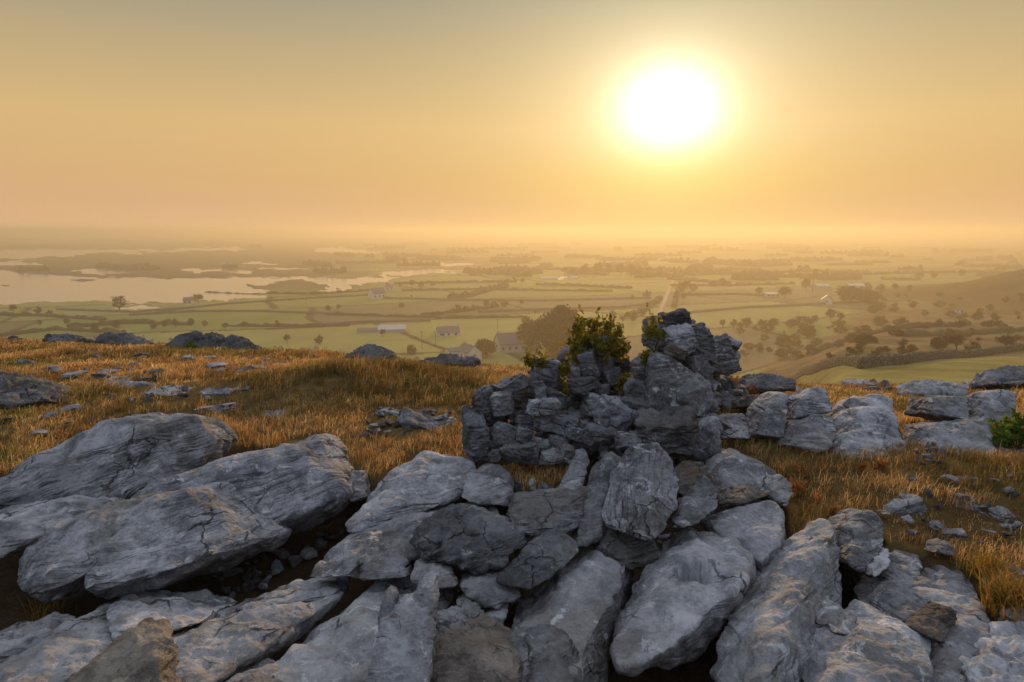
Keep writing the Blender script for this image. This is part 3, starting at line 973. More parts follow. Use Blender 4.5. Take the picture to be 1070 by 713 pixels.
rock('dark smooth wedge under the brown rounded stone', [(716, 520, 3.7), (738, 497, 3.83), (753, 512, 3.73), (736, 523, 3.63)], mat=M_ROUGH, kind='broken', name='limestone_boulder', n=36, p=30, back=0.12)
rock('pale cracked stone bridging the tilted striped slab and the block with the hole', [(703, 547, 3.38), (714, 525, 3.58), (752, 512, 3.73), (750, 530, 3.58), (731, 547, 3.38), (712, 553, 3.33)], mat=M_WALL, kind='broken', name='limestone_boulder', n=52, p=22, back=0.13)
rock('layered ledge of grey rock at the right foot of the ruined wall', None,
     lobes=[[(740, 518, 3.98), (748, 480, 4.38), (765, 468, 4.5), (800, 484, 4.35), (820, 500, 4.15), (822, 522, 3.9), (788, 524, 3.88)],
            [(788, 502, 4.18), (815, 493, 4.2), (833, 508, 4.1), (826, 532, 3.78), (815, 532, 3.8), (800, 518, 3.92)]], n=72, p=15, back=0.3)
rock('thin brown flag lying across the layered ledge', [(749, 516, 3.83), (780, 507, 3.93), (806, 517, 3.78), (780, 527, 3.68), (751, 528, 3.68)], mat=M_BROWN, kind='broken', name='flat_stone', n=44, p=24, back=0.08)
rock('small pointed flag stuck upright left of the leaning pale flag', [(586, 506, 4.07), (604, 471, 4.4), (611, 469, 4.42), (617, 481, 4.3), (612, 497, 4.13), (598, 509, 4.03)], mat=M_WALL, kind='broken', name='flat_stone', n=44, p=22, back=0.08)
rock('little smooth hump of rock between the dark blocky boulder and the pointed flag', [(574, 518, 3.93), (589, 504, 4.08), (613, 497, 4.13), (609, 514, 3.96), (586, 521, 3.88)], name='limestone_boulder', n=40, p=12, back=0.12)

# the row of blocks across the grass, right
G_R = 'row of limestone blocks in the right-hand grass'
RB = (0.1, 0.2, 1.0)
for lb, lobes, n in (
        ('low dark block nearest the ruined wall in the row across the grass', [[(751, 460, 5.35), (756, 436, 5.6), (779, 430, 5.7), (787, 440, 5.6), (787, 461, 5.35)]], 44),
        ('narrow egg-shaped upright block in the row across the grass', [[(790, 458, 5.28), (799, 422, 5.68), (814, 407, 5.87), (828, 409, 5.87), (828, 440, 5.5), (822, 461, 5.28)]], 56),
        ('domed block rising behind the squat one in the row across the grass', [[(828, 440, 5.55), (834, 413, 5.8), (855, 402, 5.95), (869, 404, 5.9), (874, 432, 5.6)]], 56),
        ('squat square-fronted block below the domed one in the row across the grass', [[(823, 467, 5.08), (833, 438, 5.4), (870, 429, 5.5), (877, 445, 5.35), (875, 470, 5.03), (860, 476, 4.98)]], 56),
        ('largest stepped block in the row across the grass, fluted on top', [[(873, 470, 5.05), (878, 440, 5.6), (890, 417, 5.82), (915, 409, 5.95), (936, 415, 5.9), (945, 447, 5.4), (958, 468, 5.08), (955, 480, 4.93), (925, 480, 4.9)],
                                                                             [(872, 477, 4.88), (882, 452, 5.15), (895, 448, 5.2), (925, 450, 5.15), (938, 480, 4.85), (925, 492, 4.77), (898, 490, 4.78)], [(885, 440, 5.4), (895, 425, 5.55), (930, 424, 5.6), (938, 445, 5.35), (925, 462, 5.1), (888, 458, 5.15)]], 72),
        ('wide cracked block at the right end of the row across the grass', [[(970, 432, 5.68), (972, 411, 5.95), (1000, 411, 5.95), (1016, 415, 5.9), (1018, 442, 5.48)], [(966, 480, 4.88), (968, 441, 5.33), (1000, 435, 5.5), (1035, 433, 5.5), (1046, 460, 5.13), (1051, 484, 4.83), (1000, 492, 4.78)]], 72),
        ('grey block with a rounded crown at the back of the wide cracked one', [[(1015, 442, 5.6), (1025, 412, 5.9), (1050, 405, 6.0), (1066, 408, 6.0), (1069, 436, 5.6), (1040, 447, 5.48)]], 56)):
    rock(lb, None, lobes=lobes, n=n, p=18, back=0.4, bed=RB, group=G_R, swell=0.10, grow=0.94)

# rocks of the crest
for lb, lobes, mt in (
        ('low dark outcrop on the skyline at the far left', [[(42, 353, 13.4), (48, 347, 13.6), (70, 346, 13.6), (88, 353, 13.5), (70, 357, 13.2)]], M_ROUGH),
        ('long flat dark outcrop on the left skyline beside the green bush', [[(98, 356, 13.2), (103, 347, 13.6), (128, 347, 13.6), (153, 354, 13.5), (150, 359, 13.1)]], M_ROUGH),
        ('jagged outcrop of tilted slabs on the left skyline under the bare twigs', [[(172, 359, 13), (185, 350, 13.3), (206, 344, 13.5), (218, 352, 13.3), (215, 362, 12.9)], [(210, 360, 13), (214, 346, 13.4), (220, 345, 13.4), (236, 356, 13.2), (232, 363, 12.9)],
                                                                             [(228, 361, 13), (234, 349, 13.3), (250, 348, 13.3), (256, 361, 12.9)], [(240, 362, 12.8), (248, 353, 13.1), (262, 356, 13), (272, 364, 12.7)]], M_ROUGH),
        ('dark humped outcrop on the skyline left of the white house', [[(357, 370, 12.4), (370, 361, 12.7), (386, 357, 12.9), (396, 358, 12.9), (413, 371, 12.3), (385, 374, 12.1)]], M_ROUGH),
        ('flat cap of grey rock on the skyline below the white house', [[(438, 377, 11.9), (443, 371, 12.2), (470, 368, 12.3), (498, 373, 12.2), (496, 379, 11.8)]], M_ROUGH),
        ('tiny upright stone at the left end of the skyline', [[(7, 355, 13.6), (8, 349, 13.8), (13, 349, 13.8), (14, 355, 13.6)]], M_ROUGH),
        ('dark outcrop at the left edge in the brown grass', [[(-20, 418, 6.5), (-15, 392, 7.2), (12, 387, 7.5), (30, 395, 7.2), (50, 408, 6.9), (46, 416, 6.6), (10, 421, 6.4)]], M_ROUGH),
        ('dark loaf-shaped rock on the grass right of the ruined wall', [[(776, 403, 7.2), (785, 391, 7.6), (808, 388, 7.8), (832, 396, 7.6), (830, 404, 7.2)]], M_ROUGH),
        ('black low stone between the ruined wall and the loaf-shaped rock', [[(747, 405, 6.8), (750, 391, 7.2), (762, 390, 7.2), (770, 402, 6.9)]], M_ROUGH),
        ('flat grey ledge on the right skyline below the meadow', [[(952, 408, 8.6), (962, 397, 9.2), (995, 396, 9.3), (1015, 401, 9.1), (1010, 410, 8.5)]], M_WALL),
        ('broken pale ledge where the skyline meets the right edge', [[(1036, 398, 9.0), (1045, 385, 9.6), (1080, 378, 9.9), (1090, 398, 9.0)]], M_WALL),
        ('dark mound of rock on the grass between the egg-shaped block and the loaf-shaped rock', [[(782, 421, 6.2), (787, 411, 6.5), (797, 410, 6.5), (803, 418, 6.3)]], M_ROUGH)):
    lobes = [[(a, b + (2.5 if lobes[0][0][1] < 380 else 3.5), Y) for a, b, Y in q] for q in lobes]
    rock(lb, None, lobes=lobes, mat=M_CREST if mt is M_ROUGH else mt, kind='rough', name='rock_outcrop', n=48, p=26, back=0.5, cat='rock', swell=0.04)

# ------------------------------------------------------------------ the ruined dry stone wall
def box_stone(cx, cy, w, h, ang, Y, thick=None, seed=0, n=22, p=22, mat=None, kind='broken', label='', group=None, name='wall_stone', cut=0.45):
    """angular stone whose face is about w x h photo pixels at depth Y, turned by ang degrees"""
    rg = np.random.default_rng(seed + 5000)
    c = P(cx, cy, Y)
    s = np.linalg.norm(c - np.array([0, 0, CAM_H])) / F
    a, b = w * s / 2, h * s / 2
    th = thick or max(0.07, 0.5 * (w + h) * s * 0.85)
    pts = []
    for sx in (-1, 1):
        for sz in (-1, 1):
            for sy in (-1, 1):
                j = rg.uniform(1 - cut, 1.0, 3)
                pts.append((sx * a * j[0], sy * th / 2 * j[1] + rg.normal() * 0.06 * th, sz * b * j[2]))
    for k in range(6):
        u = rg.normal(size=3)
        u /= np.linalg.norm(u)
        pts.append(tuple(u * np.array([a, th / 2, b]) * 1.1))
    pts = np.array(pts)
    yaw, pit = rg.uniform(-0.35, 0.35), rg.uniform(-0.3, 0.3)
    M = np.array(Matrix.Rotation(R(-ang), 3, 'Y') @ Matrix.Rotation(yaw, 3, 'Z') @ Matrix.Rotation(pit, 3, 'X'))
    pts = pts @ M.T
    v, f = star_rock(pts, n, p, 1.06)
    v = v + c + np.array([0, th * 0.3, 0])
    bedv = M @ np.array([0.1, 0.15, 1.0])
    v, q, sd = detail(v, f, kind, bedv, seed + 900)
    org = np.array([v[:, 0].mean(), v[:, 1].mean(), v[:, 2].min()])
    me = new_mesh(name, v - org, f, mat or M_WALL)
    set_attr(me, 'bed', q)
    set_attr(me, 'side', sd, 'FLOAT')
    o = link(name, me, org)
    return tag(o, label, 'stone', group)


GW = 'stones of the ruined wall'
L4 = lambda x0, x1, y0, y1: ((480 + (x0 + x1) / 9.512), 350 + (y0 + y1) / 9.512, (x1 - x0) / 4.756, (y1 - y0) / 4.756)
L5 = lambda x0, x1, y0, y1: ((570 + (x0 + x1) / 8.908), 320 + (y0 + y1) / 8.908, (x1 - x0) / 4.454, (y1 - y0) / 4.454)
stones = [
    # left curve of the wall
    (L4(25, 140, 400, 645), 4, 4.72, 'rough', 'tall rough upright stone ending the left side of the ruined wall'),
    (L4(72, 180, 285, 470), 14, 4.85, 'rough', 'flaking dark stone set on the upright end stone of the ruined wall'),
    (L4(160, 272, 295, 425), 8, 4.83, 'b', 'pale rounded stone high at the left shoulder of the ruined wall'),
    (L4(160, 285, 448, 560), -20, 4.72, 'b', 'pale tilted square stone low in the left face of the ruined wall'),
    (L4(340, 498, 328, 418), 4, 4.75, 'b', 'bright flat topped stone jutting from the middle of the left face'),
    (L4(270, 405, 400, 478), -8, 4.85, 'b', 'dark stone just below and left of the bright jutting stone'),
    (L4(380, 610, 398, 515), -14, 4.78, 'c', 'large layered boulder below the bright jutting stone'),
    (L4(210, 395, 540, 648), 5, 4.62, 'b', 'large dark bottom stone of the left face, touching the grass'),
    (L4(386, 512, 583, 650), 0, 4.62, 'b', 'low blue grey bottom stone right of the large dark one, touching the grass'),
    (L4(215, 350, 225, 290), 32, 4.95, 'b', 'long pale slab slanting down along the top of the left face'),
    (L4(258, 332, 198, 250), 25, 5.05, 'b', 'small dark slab on the very top of the slanting pale slab'),
    (L4(328, 432, 226, 268), 6, 5.0, 'b', 'thin flat slab lying under the tall stone with the ivy'),
    (L4(235, 385, 280, 350), 14, 4.92, 'b', 'brownish slab under the slanting pale slab'),
    (L4(372, 438, 268, 334), 10, 4.92, 'b', 'little block between the thin flat slab and the bright jutting stone'),
    (L4(360, 510, 130, 290), -6, 5.05, 'b', 'tall grey stone under the smaller ivy tuft'),
    (L4(415, 532, 278, 365), -28, 4.93, 'b', 'tilted stone wedged below the tall grey stone'),
    (L4(285, 356, 466, 540), -12, 4.66, 'b', 'small pale triangular stone in the middle of the left face'),
    (L4(335, 440, 525, 585), -10, 4.66, 'b', 'pale shallow stone above the low blue grey bottom stone'),
    (L4(500, 572, 556, 640), -20, 4.6, 'b', 'small bright stone at the right foot of the left face'),
    (L4(150, 205, 575, 630), 20, 4.6, 'b', 'small stone at the foot of the upright end stone'),
    (L4(440, 545, 505, 590), 0, 4.78, 'b', 'shadowed stone under the large layered boulder'),
    (L4(260, 350, 380, 430), 5, 4.9, 'b', 'flat shadowed stone behind the bright jutting stone'),
    (L4(545, 640, 470, 545), -20, 4.7, 'b', 'tilted stone at the right end of the large layered boulder'),
    # the ivy-topped stump
    (L5(188, 308, 140, 205), 4, 5.45, 'b', 'pale top stone half hidden in the ivy of the middle stump'),
    (L5(115, 195, 212, 285), 0, 5.4, 'b', 'stone at the upper left of the ivy-topped stump'),
    (L5(165, 255, 212, 340), 18, 5.33, 'b', 'tall pale stone in the middle of the ivy-topped stump'),
    (L5(248, 315, 235, 305), -5, 5.38, 'b', 'squarish stone right of the tall pale stone in the ivy-topped stump'),
    (L5(275, 352, 292, 385), 14, 5.33, 'b', 'leaning pale stone low on the right of the ivy-topped stump'),
    (L5(112, 245, 335, 405), 6, 5.25, 'b', 'wide shelving stone low in the ivy-topped stump'),
    (L5(320, 395, 220, 350), 5, 5.5, 'b', 'shadowed stone forming the right side of the ivy-topped stump'),
    (L5(100, 170, 280, 340), 0, 5.35, 'b', 'small block above the wide shelving stone'),
    (L5(185, 290, 405, 520), -16, 5.15, 'b', 'tilted dark stone in the hollow below the ivy-topped stump'),
    (L5(240, 300, 368, 410), 0, 5.25, 'b', 'little stone under the leaning pale stone'),
    (L5(260, 345, 455, 540), 25, 5.05, 'b', 'brown edged slab in the hollow between the stumps'),
    # the tall right-hand stump
    (L5(520, 670, 30, 115), 14, 5.3, 'rough', 'craggy crown stone on the highest stump of the ruined wall'),
    (L5(465, 565, 90, 215), -14, 5.2, 'rough', 'ivy edged stone on the left shoulder of the highest stump'),
    (L5(555, 705, 100, 235), 12, 5.15, 'rough', 'large jagged stone under the craggy crown stone'),
    (L5(685, 795, 105, 295), 5, 5.25, 'rough', 'tall jagged stone on the right shoulder of the highest stump'),
    (L5(555, 665, 190, 242), -20, 4.95, 'b', 'brown flat stone balanced on the great blotched slab'),
    (L5(596, 790, 335, 525), 12, 4.8, 'c', 'rounded bulge of rock at the right of the great blotched slab'),
    (L5(435, 705, 505, 675), 6, 4.55, 'rough', 'black stained stone under the great blotched slab'),
    (L5(635, 815, 515, 720), 10, 4.62, 'c', 'fluted grey stone at the right foot of the highest stump'),
    (L5(375, 485, 348, 445), -20, 4.95, 'b', 'stone leaning on the left edge of the great blotched slab'),
    (L5(235, 425, 440, 590), -26, 4.75, 'b', 'big sloping stone left of the black stained stone'),
    (L5(355, 500, 428, 500), -4, 4.85, 'b', 'flat stone lying between the sloping stone and the great blotched slab'),
    (L5(180, 335, 565, 655), -6, 4.62, 'b', 'flattish stone below the big sloping stone'),
    (L5(325, 455, 590, 672), 5, 4.55, 'b', 'pale stone left of the foot of the black stained stone'),
    (L5(410, 480, 280, 350), 10, 5.05, 'b', 'small stone in the notch left of the great blotched slab'),
    (L5(665, 740, 230, 350), -6, 5.0, 'b', 'dark stone behind the top of the great blotched slab'),
    (L5(700, 780, 270, 400), 0, 5.0, 'b', 'grey stone under the right shoulder of the highest stump'),
    # the broken end behind
    (L5(778, 862, 148, 228), 15, 6.6, 'rough', 'ragged top stone of the broken wall end behind the highest stump'),
    (L5(796, 882, 200, 286), 30, 6.5, 'rough', 'slanting stone on the right of the broken wall end'),
    (L5(765, 860, 225, 310), 0, 6.45, 'rough', 'lower left stone of the broken wall end behind the highest stump'),
    (L5(828, 900, 262, 316), 10, 6.35, 'rough', 'low pointed foot stone of the broken wall end'),
]
for i, ((cx, cy, w, h), ang, Y, k, lb) in enumerate(stones):
    big = w * h > 900
    box_stone(cx, cy, w * 1.04, h * 1.04, ang, Y, seed=i, n=52 if big else 34, label=lb, group=GW, kind={'b': 'broken', 'c': 'clint', 'rough': 'rough'}[k],
              mat=M_ROUGH if (k == 'rough' and ('black' in lb or 'dark' in lb or 'tall rough' in lb)) else (M_BROWN if 'brown' in lb else M_WALL), p=64 if k != 'c' else 16)
# the great slab that closes the tallest stump
rock('great blotched white and black slab set on edge in the highest stump',
     [(677, 432, 4.72), (678, 374, 4.92), (683, 368, 4.95), (700, 372, 4.93), (722, 392, 4.85), (744, 402, 4.8), (747, 425, 4.72), (735, 437, 4.66), (705, 432, 4.68)],
     mat=M_BIG, kind='broken', name='wall_stone', cat='stone', group=GW, n=88, p=44, back=0.28, drop=0.05, swell=0.03)

# small filling stones: a few shapes, copied
def loose_shapes(name, mat, count, seed, n=14, kind='broken'):
    out = []
    for k in range(count):
        rg = np.random.default_rng(seed + k)
        ex = rg.uniform(0.55, 1.0, 3) * np.array([1.0, 0.85, 0.62])
        pts = rg.normal(size=(13, 3))
        pts = pts / np.linalg.norm(pts, axis=1)[:, None] * ex
        v, f = star_rock(pts, n, 34, 1.0)
        v, q, sd = detail(v * 0.1, f, kind, (0.2, 0.1, 1), seed + k)
        v = v / 0.1 * 0.5
        me = new_mesh(name, v, f, mat)
        set_attr(me, 'bed', q)
        set_attr(me, 'side', sd, 'FLOAT')
        out.append(me)
    return out


FILL = loose_shapes('wall_stone', M_WALL, 8, 300, 18)
RUB = loose_shapes('loose_stone', M_ROUGH, 8, 400, 16) + loose_shapes('loose_stone', M_LIME, 4, 440, 16)
FLAT = loose_shapes('flat_stone', M_LIME, 6, 480, 20)


def scatter_stone(meshes, name, pos, size, label, group, rg, flat=1.0):
    me = meshes[rg.integers(len(meshes))]
    o = link(name, me, pos)
    o.rotation_euler = (rg.uniform(-.5, .5) * flat, rg.uniform(-.5, .5) * flat, rg.uniform(0, 6.28))
    s = size * rg.uniform(0.85, 1.2, 3)
    o.scale = (s[0], s[1], s[2] * (1 if flat > 0.5 else flat))
    return tag(o, label, 'stone', group)


rg = np.random.default_rng(21)
fills = [
    ([(492, 486), (490, 440), (505, 410), (530, 400), (552, 400), (556, 380), (584, 378), (592, 420), (606, 440), (600, 470), (590, 486)], lambda px, py: 4.76 + (486 - py) * 0.0040, 92, (13, 22), 'small grey stone packed in the left curve of the ruined wall'),
    ([(597, 412), (594, 372), (610, 356), (640, 356), (654, 376), (655, 410), (650, 462), (602, 462)], lambda px, py: 5.33 + (420 - py) * 0.003, 62, (13, 21), 'small grey stone packed in the ivy-topped stump'),
    ([(600, 470), (600, 440), (640, 440), (672, 415), (680, 470), (640, 480)], lambda px, py: 4.72 + (470 - py) * 0.006, 56, (13, 21), 'small grey stone fallen in the hollow between the two stumps'),
    ([(672, 420), (676, 350), (690, 333), (715, 335), (746, 350), (748, 400), (750, 470), (690, 470)], lambda px, py: 4.95 + (460 - py) * 0.004, 56, (14, 24), 'small stone packed in the core of the highest stump'),
    ([(584, 445), (592, 388), (612, 402), (655, 402), (672, 420), (640, 450)], lambda px, py: 5.15 + (440 - py) * 0.003, 30, (14, 22), 'shadowed stone at the back of the hollow between the stumps'),
    ([(740, 428), (746, 352), (765, 354), (776, 385), (784, 428)], lambda px, py: 6.62 + (388 - py) * 0.003, 30, (12, 18), 'small stone packed in the broken wall end'),
]
for poly, fy, cnt, (s0, s1), lb in fills:
    xs, ys = [p[0] for p in poly], [p[1] for p in poly]
    # three courses deep: big hearting behind, face stones in front
    for layer, (dy, k0, sc, gx, gy) in enumerate(((0.42, .17, 3.2, 14, 10), (0.22, .22, 1.9, 13, 9), (0.07, .24, 1.3, 9, 6.5), (-0.06, .32, 0.85, 8, 6))):
        got = []
        for tries in range(2500):
            if len(got) >= cnt * k0:
                break
            px, py = rg.uniform(min(xs), max(xs)), rg.uniform(min(ys), max(ys))
            if not in_poly(np.array([px]), np.array([py]), poly)[0] or any(abs(px - a) < gx and abs(py - b) < gy for a, b in got):
                continue
            got.append((px, py))
            Y = fy(px, py) + dy + rg.uniform(-.03, .04)
            scatter_stone(FILL, 'wall_stone', P(px, py, Y), rg.uniform(s0, s1) * Y / F * sc, lb, GW, rg)

# rubble in the gaps of the pavement
rub = [
    ([(215, 600), (300, 570), (350, 552), (362, 560), (320, 590), (300, 612), (240, 630), (205, 622)], 30, (12, 30), 0.02, 'broken stone half buried in the brown hollow under the furrowed block'),
    ([(885, 590), (905, 600), (925, 600), (925, 650), (900, 660), (886, 640)], 30, (9, 18), 0.10, 'small grey stone in the heap beside the tall tapering block'),
    ([(500, 505), (560, 512), (590, 515), (575, 535), (540, 535), (505, 528)], 22, (12, 24), 0.04, 'loose grey stone between the seamed block and the dark blocky boulder'),
    ([(690, 650), (760, 660), (760, 713), (650, 713), (645, 690)], 20, (12, 28), -0.10, 'shadowed stone deep in the cleft beside the block with the hole'),
    ([(440, 600), (560, 615), (530, 660), (450, 640)], 24, (14, 28), 0.0, 'shadowed stone filling a gap in the heap under the craggy boulder'),
    ([(660, 560), (715, 545), (740, 530), (690, 600), (668, 610)], 22, (10, 20), 0.05, 'shadowed stone in the cleft under the tilted striped slab'),
    ([(0, 630), (100, 640), (105, 655), (0, 655)], 14, (12, 22), -0.06, 'shadowed stone below the rounded block at the left'),
    ([(600, 480), (640, 470), (720, 475), (745, 490), (700, 500), (620, 500)], 30, (12, 24), 0.05, 'loose stone fallen along the foot of the ruined wall'),
    ([(955, 480), (975, 470), (985, 492), (960, 494)], 14, (7, 13), 0.05, 'small stone in the gap between the two widest blocks of the row'),
    ([(1040, 470), (1070, 462), (1072, 478), (1045, 484)], 8, (8, 18), 0.03, 'small pale stone under the glossy green shrub'),
    ([(870, 402), (900, 398), (950, 405), (935, 412), (880, 410)], 12, (8, 16), 0.02, 'dark stone on the turf behind the stepped block'),
    ([(820, 590), (850, 560), (830, 600), (815, 640), (800, 640)], 12, (8, 16), 0.0, 'small stone in the slot left of the tall tapering block'),
    ([(375, 460), (425, 455), (490, 438), (480, 430), (400, 428), (385, 440)], 22, (9, 19), 0.02, 'small grey stone on the bare patch left of the ruined wall'),
    ([(40, 352), (160, 352), (275, 360), (420, 372), (510, 380), (430, 378), (275, 366), (60, 358)], 20, (6, 13), 0.03, 'small dark stone along the left skyline'),
    ([(100, 388), (250, 396), (255, 420), (140, 425), (60, 415), (60, 395)], 20, (9, 18), 0.02, 'grey stone in the brown turf behind the leaning blocks'),
    ([(940, 500), (1068, 505), (1068, 575), (1000, 572), (930, 560)], 16, (9, 17), 0.02, 'grey stone scattered in the right-hand grass'),
]
for poly, cnt, (s0, s1), lift, lb in rub:
    xs, ys = [p[0] for p in poly], [p[1] for p in poly]
    done, tries, got = 0, 0, []
    while done < cnt and tries < 3000:
        tries += 1
        px, py = rg.uniform(min(xs), max(xs)), rg.uniform(min(ys), max(ys))
        if not in_poly(np.array([px]), np.array([py]), poly)[0] or any(abs(px - a) < 5 and abs(py - b) < 4 for a, b in got):
            continue
        got.append((px, py))
        c = hit(px, py)
        size = rg.uniform(s0, s1) * c[1] / F
        c[2] += lift + size * 0.08
        scatter_stone(RUB, 'loose_stone', c, size, lb, 'loose stones among the rocks and turf', rg)
        done += 1

# flat stones set in the turf: (px, py, width, height, angle, label)
for k, (px, py, w, h, ang, lb) in enumerate([
        (448, 447, 66, 16, -20, 'long narrow slab slanting through the turf left of the ruined wall'),
        (222, 430, 40, 20, 8, 'grey slab showing behind the tip of the rearmost leaning slab'),
        (178, 412, 62, 9, 2, 'wide flat slab in the brown turf above the leaning slabs'),
        (225, 411, 36, 9, 0, 'flat slab right of the wide one in the brown turf'),
        (122, 398, 24, 8, 4, 'flat capstone of the little pile in the brown turf'),
        (120, 405, 34, 11, 0, 'squat stone under the capstone in the brown turf'),
        (152, 403, 22, 10, -10, 'dark tilted stone right of the little pile in the brown turf'),
        (66, 431, 30, 13, 6, 'ragged stone in the straw grass at the left edge'),
        (285, 434, 26, 9, 0, 'flat stone at the left foot of the grassy hummock'),
        (252, 407, 16, 7, 0, 'pale stone at the upper left of the grassy hummock'),
        (290, 383, 40, 6, 3, 'flat dark stone in the turf right of the skyline outcrops'),
        (412, 433, 40, 10, -8, 'flat stone at the right foot of the grassy hummock'),
        (445, 431, 24, 9, 0, 'rounded stone on the bare patch behind the long narrow slab'),
        (945, 535, 46, 24, 20, 'scaly bare slab in the grass behind the faceted block'),
        (998, 560, 26, 8, 6, 'small pale slab above the dark round stone in the grass'),
        (1052, 541, 26, 13, -12, 'pale split stone in the grass at the right edge'),
        (1060, 553, 14, 9, 20, 'little wedge below the pale split stone in the grass'),
        (1013, 530, 18, 8, 12, 'narrow slab in the grass left of the pale split stone'),
        (1012, 503, 20, 8, 0, 'dark flat stone in the grass below the widest block'),
        (1056, 605, 30, 14, 15, 'grey stone half sunk in the tall grass at the right edge'),
        (905, 402, 40, 8, 0, 'flat dark stone on the turf behind the stepped block of the row'),
        (1068, 650, 20, 24, 0, 'dark stone under the tall grass at the right edge')]):
    c = hit(px, py)
    box = box_stone(px, py + h * .22, w, h * .9, ang, c[1] * 0.998, thick=max(0.12, w * 0.6 * c[1] / F), seed=700 + k, n=34, p=16, label=lb, name='flat_stone', mat=M_LIME if k % 3 else M_WALL, kind='broken', cut=0.4)

rg = np.random.default_rng(91)
for poly, cnt, (s0, s1), lb in (
        ([(20, 372), (330, 376), (330, 392), (250, 398), (20, 400)], 22, (12, 34), 'flat grey stone level with the brown turf below the left skyline'),
        ([(0, 420), (110, 410), (160, 425), (60, 455), (0, 470)], 7, (10, 24), 'flat grey stone in the straw grass above the rearmost slab'),
        ([(380, 440), (480, 430), (488, 450), (400, 468)], 9, (12, 30), 'flat grey stone set in the turf left of the ruined wall'),
        ([(900, 500), (1070, 495), (1070, 600), (1000, 585), (930, 560)], 14, (12, 30), 'flat grey stone level with the right-hand grass'),
        ([(800, 402), (960, 404), (1040, 402), (1040, 410), (820, 412)], 9, (12, 26), 'flat grey stone along the right skyline behind the row of blocks')):
    xs, ys = [p[0] for p in poly], [p[1] for p in poly]
    done = 0
    for tries in range(2000):
        px, py = rg.uniform(min(xs), max(xs)), rg.uniform(min(ys), max(ys))
        if done >= cnt:
            break
        if not in_poly(np.array([px]), np.array([py]), poly)[0]:
            continue
        c = hit(px, py)
        size = rg.uniform(s0, s1) * c[1] / F
        c[2] += 0.035 + size * 0.05
        o = scatter_stone(FLAT, 'flat_stone', c, size, lb, 'flat stones set in the turf', rg, flat=0.42)
        done += 1

# ------------------------------------------------------------------ grass
def leaf_material(name, c1, c2, trans, attr_name=None, rough=0.7):
    m, t, bs = material(name)
    t.n.remove(bs)
    out = t.n.get('Material Output')
    if attr_name:
        col = attr(t, attr_name).outputs['Color']
    else:
        p = t.add('ShaderNodeNewGeometry').outputs['Random Per Island']
        col = t.mix(p, (*c1, 1), (*c2, 1))
    d = t.add('ShaderNodeBsdfDiffuse')
    t.put(d.inputs['Color'], col)
    tr = t.add('ShaderNodeBsdfTranslucent')
    t.put(tr.inputs['Color'], t.mix(1.0, col, (1.5, 1.25, 0.8, 1), 'MULTIPLY'))
    mx = t.add('ShaderNodeMixShader')
    mx.inputs[0].default_value = trans
    t.l.new(d.outputs[0], mx.inputs[1])
    t.l.new(tr.outputs[0], mx.inputs[2])
    t.l.new(mx.outputs[0], out.inputs['Surface'])
    return m


M_GRASS = leaf_material('grass', None, None, 0.5, 'blade')


